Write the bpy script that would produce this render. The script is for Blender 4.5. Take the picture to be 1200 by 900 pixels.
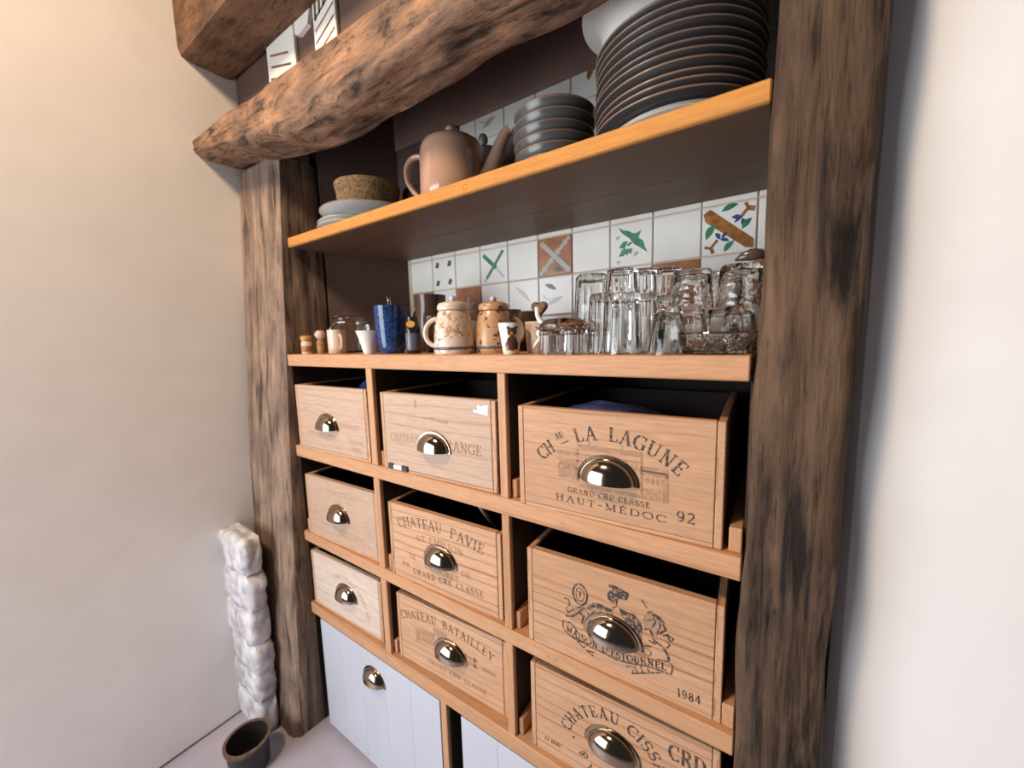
import bpy, bmesh, math, random
from mathutils import Vector, Matrix, noise
random.seed(7)
R = math.radians
PI = math.pi
scene = bpy.context.scene
for o in list(bpy.data.objects):
    bpy.data.objects.remove(o)
COL = scene.collection

# ------------------------------------------------------------------ camera
# world: x to the right along the cabinet, y into the alcove, z up; z = 0 is the counter top, y = 0 its front edge
CAM_LOC = Vector((0.7893, -0.5507, 0.0296))
YAW, PITCH, ROLL, FPX = R(34.332), R(-6.795), R(-1.594), 454.06
fw = Vector((-math.sin(YAW) * math.cos(PITCH), math.cos(YAW) * math.cos(PITCH), math.sin(PITCH)))
rt0 = Vector((math.cos(YAW), math.sin(YAW), 0))
up0 = rt0.cross(fw)
rt = math.cos(ROLL) * rt0 + math.sin(ROLL) * up0
up = -math.sin(ROLL) * rt0 + math.cos(ROLL) * up0
cd = bpy.data.cameras.new('camera')
cam = bpy.data.objects.new('camera', cd)
COL.objects.link(cam)
m = Matrix((rt, up, -fw)).transposed().to_4x4()
m.translation = CAM_LOC
cam.matrix_world = m
cd.sensor_fit = 'HORIZONTAL'
cd.sensor_width = 36.0
cd.lens = FPX / 1200.0 * 36.0
cd.clip_start = 0.02
cd.dof.use_dof = True
cd.dof.focus_distance = 0.66
cd.dof.aperture_fstop = 3.0
scene.camera = cam

# ------------------------------------------------------------------ world and lights
world = bpy.data.worlds.new('world')
scene.world = world
world.use_nodes = True
bg = world.node_tree.nodes['Background']
bg.inputs['Color'].default_value = (0.95, 0.93, 0.95, 1)
bg.inputs['Strength'].default_value = 0.04


def area(name, loc, target, sx, sy, power, color):
    l = bpy.data.lights.new(name, 'AREA')
    l.shape = 'RECTANGLE'
    l.size, l.size_y = sx, sy
    l.energy = power
    l.color = color
    o = bpy.data.objects.new(name, l)
    COL.objects.link(o)
    o.location = loc
    o.rotation_euler = (Vector(target) - Vector(loc)).to_track_quat('-Z', 'Y').to_euler()
    return o


area('window_daylight', (-0.80, -1.45, -0.12), (0.15, 0.0, -0.2), 1.8, 1.25, 54, (0.92, 0.96, 1.0))
area('ceiling_lamp', (0.0, -1.15, 1.45), (0.1, 0.0, 0.1), 0.25, 0.25, 26, (1.0, 0.70, 0.44))

scene.view_settings.view_transform = 'Standard'
scene.view_settings.look = 'None'
scene.view_settings.gamma = 1.0
scene.view_settings.use_curve_mapping = False
scene.view_settings.exposure = 0.2

# ------------------------------------------------------------------ mesh helpers


class MB:
    def __init__(s):
        s.v = []
        s.f = []

    def add(s, vs, fs):
        b = len(s.v)
        s.v += [tuple(p) for p in vs]
        s.f += [tuple(i + b for i in q) for q in fs]
        return s

    def box(s, x0, x1, y0, y1, z0, z1, c=0.0012):
        c = min(c, (x1 - x0) * .3, (y1 - y0) * .3, (z1 - z0) * .3)
        vs, idx = [], {}
        lo, hi = (x0, y0, z0), (x1, y1, z1)
        for sx in (0, 1):
            for sy in (0, 1):
                for sz in (0, 1):
                    sg = (sx, sy, sz)
                    for ax in range(3):
                        p = []
                        for k in range(3):
                            e = hi[k] if sg[k] else lo[k]
                            p.append(e if k == ax else e + (-c if sg[k] else c))
                        idx[(sg, ax)] = len(vs)
                        vs.append(p)
        fs = []
        ctr = Vector(((x0 + x1) / 2, (y0 + y1) / 2, (z0 + z1) / 2))

        def face(q):
            a, b_, c_ = Vector(vs[q[0]]), Vector(vs[q[1]]), Vector(vs[q[2]])
            n = (b_ - a).cross(c_ - a)
            mid = sum((Vector(vs[i]) for i in q), Vector()) / len(q)
            fs.append(tuple(q) if n.dot(mid - ctr) > 0 else tuple(reversed(q)))
        for ax in range(3):
            o1, o2 = [k for k in range(3) if k != ax]
            for sd in (0, 1):
                q = []
                for a, b_ in ((0, 0), (1, 0), (1, 1), (0, 1)):
                    sg = [0, 0, 0]
                    sg[ax], sg[o1], sg[o2] = sd, a, b_
                    q.append(idx[(tuple(sg), ax)])
                face(q)
            for a in (0, 1):
                for b_ in (0, 1):
                    s0, s1 = [0, 0, 0], [0, 0, 0]
                    s0[o1] = s1[o1] = a
                    s0[o2] = s1[o2] = b_
                    s1[ax] = 1
                    s0, s1 = tuple(s0), tuple(s1)
                    face([idx[(s0, o1)], idx[(s1, o1)], idx[(s1, o2)], idx[(s0, o2)]])
        for sx in (0, 1):
            for sy in (0, 1):
                for sz in (0, 1):
                    face([idx[((sx, sy, sz), k)] for k in range(3)])
        return s.add(vs, fs)

    def lathe(s, prof, n=40, c=(0, 0, 0), mod=None, close=False):
        rings, vs, fs = [], [], []
        for k, (r, z) in enumerate(prof):
            if r < 1e-6:
                rings.append([len(vs)])
                vs.append((c[0], c[1], c[2] + z))
            else:
                ring = []
                for i in range(n):
                    t = 2 * PI * i / n
                    q = r * (mod(k, t, z) if mod else 1)
                    ring.append(len(vs))
                    vs.append((c[0] + q * math.cos(t), c[1] + q * math.sin(t), c[2] + z))
                rings.append(ring)
        m_ = len(rings)
        for k in range(m_ if close else m_ - 1):
            a, b_ = rings[k], rings[(k + 1) % m_]
            if len(a) == 1 and len(b_) == 1:
                continue
            for i in range(n):
                j = (i + 1) % n
                if len(a) == 1:
                    fs.append((a[0], b_[j], b_[i]))
                elif len(b_) == 1:
                    fs.append((a[i], a[j], b_[0]))
                else:
                    fs.append((a[i], a[j], b_[j], b_[i]))
        return s.add(vs, fs)

    def tube(s, path, rad, n=10, flat=1.0):
        path = [Vector(p) for p in path]
        rr = rad if isinstance(rad, (list, tuple)) else [rad] * len(path)
        vs, fs = [], []
        nrm = None
        for k, p in enumerate(path):
            t = (path[min(k + 1, len(path) - 1)] - path[max(k - 1, 0)]).normalized()
            if nrm is None:
                nrm = t.orthogonal().normalized()
                if abs(t.cross(Vector((0, 0, 1))).length) > .2:
                    nrm = t.cross(Vector((0, 0, 1))).normalized()
            nrm = (nrm - t * nrm.dot(t)).normalized()
            bn = t.cross(nrm)
            for i in range(n):
                a = 2 * PI * i / n
                vs.append(p + nrm * (rr[k] * math.cos(a) * flat) + bn * (rr[k] * math.sin(a)))
        for k in range(len(path) - 1):
            for i in range(n):
                j = (i + 1) % n
                fs.append((k * n + i, k * n + j, (k + 1) * n + j, (k + 1) * n + i))
        fs.append(tuple(reversed(range(n))))
        fs.append(tuple((len(path) - 1) * n + i for i in range(n)))
        return s.add(vs, fs)

    def strip(s, pts, w, y=0.0):
        """flat stroke in the x-z plane facing -y"""
        n = len(pts)
        L, Rr = [], []
        for k in range(n):
            a, b_ = pts[max(k - 1, 0)], pts[min(k + 1, n - 1)]
            dx, dz = b_[0] - a[0], b_[1] - a[1]
            d = math.hypot(dx, dz) or 1
            ww = (w[min(len(w) - 1, int(k * len(w) / n))] if isinstance(w, (list, tuple)) else w) / 2
            nx, nz = -dz / d * ww, dx / d * ww
            L.append((pts[k][0] + nx, y, pts[k][1] + nz))
            Rr.append((pts[k][0] - nx, y, pts[k][1] - nz))
        fs = [(k, n + k, n + k + 1, k + 1) for k in range(n - 1)]
        return s.add(L + Rr, fs)

    def poly(s, pts, y=0.0):
        return s.add([(p[0], y, p[1]) for p in pts], [tuple(range(len(pts)))])

    def rect(s, x0, x1, z0, z1, y=0.0):
        return s.add([(x0, y, z0), (x1, y, z0), (x1, y, z1), (x0, y, z1)], [(0, 1, 2, 3)])

    def build(s, name, mat=None, parent=None, smooth=False, angle=None):
        me = bpy.data.meshes.new(name)
        me.from_pydata(s.v, [], s.f)
        me.update()
        if smooth:
            me.polygons.foreach_set('use_smooth', [True] * len(me.polygons))
            if angle:
                me.set_sharp_from_angle(angle=R(angle))
        o = bpy.data.objects.new(name, me)
        COL.objects.link(o)
        if mat:
            me.materials.append(mat)
        if parent:
            o.parent = parent
        return o


def fixn(o):
    bm = bmesh.new()
    bm.from_mesh(o.data)
    bmesh.ops.recalc_face_normals(bm, faces=bm.faces)
    bm.to_mesh(o.data)
    bm.free()
    return o


def tag(o, label, cat, group=None):
    o['label'] = label
    o['category'] = cat
    if group:
        o['group'] = group
    return o


def thing(name, label, cat, loc=(0, 0, 0), rz=0.0, group=None):
    o = bpy.data.objects.new(name, None)
    o.empty_display_size = .05
    COL.objects.link(o)
    o.location = loc
    o.rotation_euler = (0, 0, rz)
    return tag(o, label, cat, group)


def struct(o):
    o['kind'] = 'structure'
    return o


def lerp(a, b, t):
    return a + (b - a) * t


def interp(tab, x):
    for (x0, y0), (x1, y1) in zip(tab, tab[1:]):
        if x <= x1:
            return lerp(y0, y1, max(0, (x - x0) / (x1 - x0)))
    return tab[-1][1]


# ------------------------------------------------------------------ materials
def new_mat(name):
    mt = bpy.data.materials.new(name)
    mt.use_nodes = True
    nt = mt.node_tree
    return mt, nt, nt.nodes['Principled BSDF']


def nd(nt, typ, **kw):
    n = nt.nodes.new(typ)
    for k, v in kw.items():
        if k in n.inputs:
            n.inputs[k].default_value = v
        else:
            setattr(n, k, v)
    return n


def coords(nt, scale=(1, 1, 1), rand=True):
    tc = nd(nt, 'ShaderNodeTexCoord')
    mp = nd(nt, 'ShaderNodeMapping')
    mp.inputs['Scale'].default_value = scale
    if rand:
        oi = nd(nt, 'ShaderNodeObjectInfo')
        ad = nd(nt, 'ShaderNodeVectorMath', operation='MULTIPLY_ADD')
        cb = nd(nt, 'ShaderNodeCombineXYZ')
        for k in 'XYZ':
            nt.links.new(oi.outputs['Random'], cb.inputs[k])
        nt.links.new(cb.outputs[0], ad.inputs[0])
        ad.inputs[1].default_value = (7.3, 11.9, 5.7)
        nt.links.new(tc.outputs['Object'], ad.inputs[2])
        nt.links.new(ad.outputs[0], mp.inputs['Vector'])
    else:
        nt.links.new(tc.outputs['Object'], mp.inputs['Vector'])
    return mp.outputs[0]


def ramp(nt, src, stops):
    r = nd(nt, 'ShaderNodeValToRGB')
    el = r.color_ramp.elements
    while len(el) < len(stops):
        el.new(.5)
    for e, (p, c) in zip(el, stops):
        e.position = p
        e.color = (*c, 1) if len(c) == 3 else c
    nt.links.new(src, r.inputs['Fac'])
    return r.outputs['Color']


def mix(nt, a, b, fac, blend='MIX'):
    n = nd(nt, 'ShaderNodeMix', data_type='RGBA', blend_type=blend)
    for v, sock in ((a, n.inputs[6]), (b, n.inputs[7]), (fac, n.inputs[0])):
        if isinstance(v, bpy.types.NodeSocket):
            nt.links.new(v, sock)
        elif isinstance(v, (int, float)):
            sock.default_value = v
        else:
            sock.default_value = (*v, 1)
    return n.outputs[2]


def bump(nt, bs, h, strength=.3, dist=.002):
    b = nd(nt, 'ShaderNodeBump')
    b.inputs['Strength'].default_value = strength
    b.inputs['Distance'].default_value = dist
    nt.links.new(h, b.inputs['Height'])
    nt.links.new(b.outputs[0], bs.inputs['Normal'])


def wood(name, light, mid, line, axis='X', dens=60.0, dist=3.0, rough=.55, amount=.55, spec=.35):
    mt, nt, bs = new_mat(name)
    sc = {'X': (.10, 1, 1), 'Y': (1, .10, 1), 'Z': (1, 1, .10)}[axis]
    v = coords(nt, sc)
    big = nd(nt, 'ShaderNodeTexNoise', Scale=9.0, Detail=3.0)
    nt.links.new(v, big.inputs['Vector'])
    base = ramp(nt, big.outputs['Fac'], [(.32, mid), (.66, light)])
    wv = nd(nt, 'ShaderNodeTexWave', Scale=dens / 6.0, Distortion=dist * 2.2, Detail=2.0)
    wv.bands_direction = {'X': 'Z', 'Y': 'X', 'Z': 'X'}[axis]
    wv.inputs['Detail Scale'].default_value = 1.2
    nt.links.new(v, wv.inputs['Vector'])
    lines = ramp(nt, wv.outputs['Fac'], [(.0, (1, 1, 1)), (.07, (.3, .3, .3)), (.22, (0, 0, 0))])
    n2 = nd(nt, 'ShaderNodeTexNoise', Scale=14.0, Detail=2.0)
    nt.links.new(v, n2.inputs['Vector'])
    gate = ramp(nt, n2.outputs['Fac'], [(.38, (.15, .15, .15)), (.6, (1, 1, 1))])
    lf = mix(nt, lines, gate, 1.0, 'MULTIPLY')
    am = nd(nt, 'ShaderNodeMath', operation='MULTIPLY')
    nt.links.new(lf, am.inputs[0])
    am.inputs[1].default_value = amount
    c1 = mix(nt, base, line, am.outputs[0])
    fine = nd(nt, 'ShaderNodeTexNoise', Scale=260.0, Detail=2.0)
    nt.links.new(v, fine.inputs['Vector'])
    ff = ramp(nt, fine.outputs['Fac'], [(.3, (.84, .84, .84)), (.7, (1.04, 1.04, 1.04))])
    c2 = mix(nt, c1, ff, 1.0, 'MULTIPLY')
    nt.links.new(c2, bs.inputs['Base Color'])
    bs.inputs['Roughness'].default_value = rough
    bs.inputs['Specular IOR Level'].default_value = spec
    bump(nt, bs, fine.outputs['Fac'], .25, .0008)
    return mt


def old_oak(name, light, dark, axis='X', rough=.8):
    mt, nt, bs = new_mat(name)
    sc = {'X': (.30, 1, 1), 'Z': (1, 1, .09)}[axis]
    v = coords(nt, sc)
    v2 = coords(nt, (1, 1, 1))
    a = nd(nt, 'ShaderNodeTexNoise', Scale=38.0, Detail=6.0, Roughness=.65, Distortion=.6)
    nt.links.new(v, a.inputs['Vector'])
    b = nd(nt, 'ShaderNodeTexNoise', Scale=9.0, Detail=4.0)
    nt.links.new(v2, b.inputs['Vector'])
    c = nd(nt, 'ShaderNodeTexNoise', Scale=120.0, Detail=5.0, Roughness=.7)
    nt.links.new(v, c.inputs['Vector'])
    base = ramp(nt, a.outputs['Fac'], [(.36, dark), (.48, tuple(lerp(x, y, .55) for x, y in zip(dark, light))), (.66, light)])
    tone = ramp(nt, b.outputs['Fac'], [(.35, (.62, .62, .64)), (.65, (1.1, 1.05, 1.0))])
    c1 = mix(nt, base, tone, 1.0, 'MULTIPLY')
    crk = ramp(nt, c.outputs['Fac'], [(.33, (.28, .25, .23)), (.45, (1, 1, 1))])
    c2 = mix(nt, c1, crk, .8, 'MULTIPLY')
    nt.links.new(c2, bs.inputs['Base Color'])
    bs.inputs['Roughness'].default_value = rough
    bs.inputs['Specular IOR Level'].default_value = .25
    h = mix(nt, a.outputs['Fac'], c.outputs['Fac'], .5)
    bump(nt, bs, h, .8, .006)
    return mt


def plain(name, col, rough=.5, metal=0.0, noise_amt=.0, nscale=20, spec=.5, bumpy=0.0, coat=0.0):
    mt, nt, bs = new_mat(name)
    bs.inputs['Base Color'].default_value = (*col, 1)
    bs.inputs['Roughness'].default_value = rough
    bs.inputs['Metallic'].default_value = metal
    bs.inputs['Specular IOR Level'].default_value = spec
    bs.inputs['Coat Weight'].default_value = coat
    if noise_amt or bumpy:
        v = coords(nt)
        a = nd(nt, 'ShaderNodeTexNoise', Scale=nscale, Detail=5.0)
        nt.links.new(v, a.inputs['Vector'])
        if noise_amt:
            lo = tuple(x * (1 - noise_amt) for x in col)
            hi = tuple(min(1, x * (1 + noise_amt * .5)) for x in col)
            nt.links.new(ramp(nt, a.outputs['Fac'], [(.35, lo), (.65, hi)]), bs.inputs['Base Color'])
        if bumpy:
            bump(nt, bs, a.outputs['Fac'], bumpy, .004)
    return mt


def spotted(name, base, spots, scale, rough=.2, thr=.35):
    """glaze with painted sprigs: voronoi blobs in several colours"""
    mt, nt, bs = new_mat(name)
    v = coords(nt)
    col = None
    src = base
    for k, (c, t) in enumerate(spots):
        vo = nd(nt, 'ShaderNodeTexVoronoi', Scale=scale * (1 + .33 * k), Randomness=1.0)
        ofs = nd(nt, 'ShaderNodeVectorMath', operation='ADD')
        ofs.inputs[1].default_value = (3.1 * k, 1.7 * k, 2.3 * k)
        nz = nd(nt, 'ShaderNodeTexNoise', Scale=scale * 1.6)
        nt.links.new(v, nz.inputs['Vector'])
        w = mix(nt, v, nz.outputs['Color'], .04)
        nt.links.new(w, ofs.inputs[0])
        nt.links.new(ofs.outputs[0], vo.inputs['Vector'])
        f = ramp(nt, vo.outputs['Distance'], [(t, (1, 1, 1)), (t + .04, (0, 0, 0))])
        src = mix(nt, src, c, f)
    nt.links.new(src, bs.inputs['Base Color'])
    bs.inputs['Roughness'].default_value = rough
    return mt


def glass_mat(name, tint=(1, 1, 1), rough=.02, bumpy=0.0):
    mt, nt, bs = new_mat(name)
    bs.inputs['Base Color'].default_value = (*tint, 1)
    bs.inputs['Transmission Weight'].default_value = 1.0
    bs.inputs['Roughness'].default_value = rough
    bs.inputs['IOR'].default_value = 1.46
    if bumpy:
        v = coords(nt)
        vo = nd(nt, 'ShaderNodeTexVoronoi', Scale=bumpy)
        nt.links.new(v, vo.inputs['Vector'])
        bump(nt, bs, vo.outputs['Distance'], .3, .003)
    return mt


def ink(name, col, woodc, wear=.5):
    mt, nt, bs = new_mat(name)
    v = coords(nt, (1, 1, 1))
    a = nd(nt, 'ShaderNodeTexNoise', Scale=210.0, Detail=3.0)
    nt.links.new(v, a.inputs['Vector'])
    c = ramp(nt, a.outputs['Fac'], [(wear - .12, col), (wear + .2, woodc)])
    nt.links.new(c, bs.inputs['Base Color'])
    bs.inputs['Roughness'].default_value = .7
    return mt


PINE = (.575, .34, .205)
M = {}
for ax in 'XYZ':
    M['pine' + ax] = wood('pine crate grain ' + ax, (.62, .375, .23), (.53, .305, .175), (.28, .115, .045), ax, 100, 2.4, .55, .75)
    M['rail' + ax] = wood('honey pine board grain ' + ax, (.62, .355, .205), (.52, .28, .145), (.30, .13, .05), ax, 40, 2.0, .5, .5, .25)
M['palepine'] = wood('bleached pine crate board', (.57, .41, .32), (.51, .355, .26), (.36, .21, .13), 'X', 90, 2.4, .55, .5)
M['pale'] = wood('greyed pale crate board', (.70, .60, .52), (.62, .50, .42), (.45, .32, .24), 'X', 50, 2.4)
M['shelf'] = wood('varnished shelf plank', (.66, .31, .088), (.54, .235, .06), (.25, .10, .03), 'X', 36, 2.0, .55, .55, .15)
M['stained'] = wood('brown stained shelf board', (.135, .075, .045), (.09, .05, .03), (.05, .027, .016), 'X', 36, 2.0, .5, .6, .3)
M['shadewood'] = wood('panel wood with painted shade', (.035, .022, .017), (.022, .014, .011), (.01, .007, .006), 'Z', 30, 2.0, .6, .4)  # near-black tone paints the shade inside cabinet and crates
M['alcove'] = plain('dark red brown paint', (.115, .068, .055), .7, noise_amt=.2, nscale=6)
M['redboard'] = plain('red brown board', (.30, .185, .16), .7, noise_amt=.15, nscale=6)
M['beam'] = old_oak('weathered oak beam', (.42, .25, .155), (.065, .043, .033), 'X')
M['ctimber'] = old_oak('dark ceiling timber', (.22, .12, .07), (.10, .055, .035), 'X')
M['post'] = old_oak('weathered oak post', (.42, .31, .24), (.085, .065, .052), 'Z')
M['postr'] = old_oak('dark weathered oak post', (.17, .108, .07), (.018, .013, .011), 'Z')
M['plaster'] = plain('white plaster', (.88, .88, .88), .85, noise_amt=.03, nscale=9, bumpy=.15)
M['stone'] = plain('whitewashed stone', (.66, .66, .70), .85, noise_amt=.35, nscale=28, bumpy=.8)
M['floor'] = plain('pale polished floor', (.47, .44, .52), .35, noise_amt=.12, nscale=4)
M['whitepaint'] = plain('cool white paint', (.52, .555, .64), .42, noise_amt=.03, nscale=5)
M['tile'] = plain('white glazed tile', (.90, .90, .86), .2, noise_amt=.04, nscale=14)
M['terra'] = plain('terracotta glazed tile', (.42, .17, .075), .2, noise_amt=.25, nscale=30)
M['grout'] = plain('tan grout', (.64, .53, .43), .9)
M['green'] = plain('green glaze', (.06, .26, .13), .25, noise_amt=.4, nscale=60)
M['blue'] = plain('blue glaze', (.05, .075, .26), .25)
M['rust'] = plain('rust glaze', (.38, .16, .05), .25, noise_amt=.4, nscale=60)
M['lilac'] = plain('lilac glaze', (.55, .55, .75), .25)
M['pink'] = plain('pale pink glaze', (.78, .58, .54), .25)
M['slate'] = plain('slate glaze', (.10, .12, .17), .25)
M['darkleaf'] = plain('dark brown glaze', (.08, .045, .03), .25)
M['pull'] = plain('aged bronze nickel', (.40, .32, .245), .12, 1.0)
M['screw'] = plain('dark screw', (.08, .07, .06), .4, 1.0)
M['ink'] = ink('black stencil ink', (.045, .034, .03), PINE, .60)
M['inkm'] = ink('worn brown stencil ink', (.13, .075, .045), PINE, .55)
M['inkf'] = ink('faded stencil ink', (.36, .205, .12), PINE, .60)
M['inkvf'] = ink('ghost of stencil ink', (.53, .33, .215), PINE, .5)
M['teapot'] = plain('beige stoneware glaze', (.43, .265, .185), .14, noise_amt=.04, coat=.3)
M['teapot2'] = plain('grey stoneware glaze', (.22, .18, .16), .2)
M['platedark'] = plain('dark grey plate glaze', (.045, .042, .044), .22)
M['plateedge'] = plain('brown plate rim', (.26, .16, .11), .22)
M['bowlgrey'] = plain('grey green bowl glaze', (.10, .10, .096), .25)
M['palegrey'] = plain('pale grey green glaze', (.46, .46, .43), .2)
M['porcelain'] = plain('white porcelain', (.80, .79, .75), .08)
M['cork'] = plain('speckled straw cork', (.44, .25, .11), .85, noise_amt=.5, nscale=150, bumpy=.6)
M['corkdark'] = plain('brown straw', (.16, .095, .06), .85, noise_amt=.4, nscale=120, bumpy=.6)
M['bluemug'] = spotted('mottled cobalt glaze', (.012, .03, .10), [((.02, .09, .33), .42), ((.35, .45, .62), .10)], 95, .1)
M['brownglaze'] = plain('dark brown glaze mug', (.075, .05, .04), .15)
M['floral'] = spotted('cream glaze with brown sprigs', (.74, .60, .51), [((.55, .30, .14), .27), ((.12, .09, .07), .20), ((.64, .42, .28), .27)], 46, .2)
M['cream'] = plain('cream glaze', (.72, .58, .49), .2)
M['ochre'] = spotted('ochre glaze with dark sprigs', (.52, .33, .19), [((.09, .06, .04), .26), ((.52, .24, .05), .26)], 46, .25)
M['bear'] = plain('brown bear print', (.11, .05, .028), .4, noise_amt=.4, nscale=120)
M['bearlight'] = plain('tan bear print', (.44, .22, .08), .4)
M['gold'] = plain('amber lid', (.55, .28, .08), .3)
M['amber'] = plain('amber contents', (.40, .20, .07), .5, noise_amt=.4, nscale=200)
M['pinkball'] = plain('pale pink stopper', (.72, .50, .40), .35)
M['label'] = plain('orange label', (.55, .27, .04), .5)
M['blackglass'] = plain('dark bottle glass', (.015, .015, .022), .05)
M['steel'] = plain('polished steel', (.75, .75, .76), .12, 1.0)
M['glass'] = glass_mat('clear pressed glass', (.97, .97, .96))
M['glassw'] = glass_mat('warm grey hammered glass', (.97, .94, .91), .03, 120.0)
M['bluecloth'] = plain('blue cloth', (.20, .26, .62), .8, noise_amt=.5, nscale=40, bumpy=.4)
M['bluebag'] = plain('bright blue plastic', (.02, .10, .38), .3)
M['sticker'] = plain('white paper remnant', (.80, .80, .82), .7)
M['blackrubber'] = plain('black plastic', (.02, .02, .022), .5)
M['spoonwood'] = plain('pale spoon wood', (.66, .50, .36), .5)

# ------------------------------------------------------------------ setting
ZF = -1.165          # floor
YB = 0.38            # face of the tiled back wall
struct(MB().box(-1.2, 2.4, -3.2, .5, ZF - .1, ZF, .001).build('floor', M['floor']))
struct(MB().box(-.85, -.61, -.8, .45, ZF, 1.6, .01).build('wall_left', M['plaster']))
struct(MB().box(.862, 2.4, .03, .5, ZF, 1.6, .01).build('wall_right', M['plaster']))
wb = struct(MB().box(-.40, .862, YB, .46, ZF, .95, .001).build('wall_back', M['grout']))
struct(MB().box(-.61, .862, -.04, YB + .02, .93, .99, .002).build('ceiling', M['alcove']))  # unseen alcove top, added to block light from above
struct(MB().box(-.36, .862, YB - .02, YB - .0005, .645, .93, .001).build('trim_1', M['redboard']))
struct(MB().box(-.36, -.005, YB - .016, YB - .0055, .325, .6445, .001).build('trim_2', M['alcove']))
# alcove cheeks
w = MB()
w.add([(-.40, .14, 0), (-.356, .14, 0), (-.262, YB - .001, 0), (-.40, YB - .001, 0), (-.40, .14, .93), (-.356, .14, .93), (-.262, YB - .001, .93), (-.40, YB - .001, .93)],
      [(0, 1, 5, 4), (1, 2, 6, 5), (2, 3, 7, 6), (3, 0, 4, 7), (4, 5, 6, 7), (3, 2, 1, 0)])
struct(w.build('wall_alcove_left', M['alcove']))
struct(MB().box(.80, .862, .11, YB - .001, ZF, .93, .001).build('wall_alcove_right', M['alcove']))
wu = struct(MB().box(-.61, .862, .05, .075, .55, .93, .001).build('wall_upper', M['alcove']))

# tiles on the back wall -------------------------------------------
TP = .099
X0 = .748
COLS = range(-10, 2)          # column k spans X0 + (k-1)*TP .. X0 + k*TP
tile_me = None


def tile(parent, cx, cz, y, mat, s=TP - .0024, name='tile', rotm=None):
    o = MB().box(-s / 2, s / 2, -.005, 0, -s / 2, s / 2, .0016).build(name, mat, parent)
    o.location = (cx, y, cz)
    return o


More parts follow.
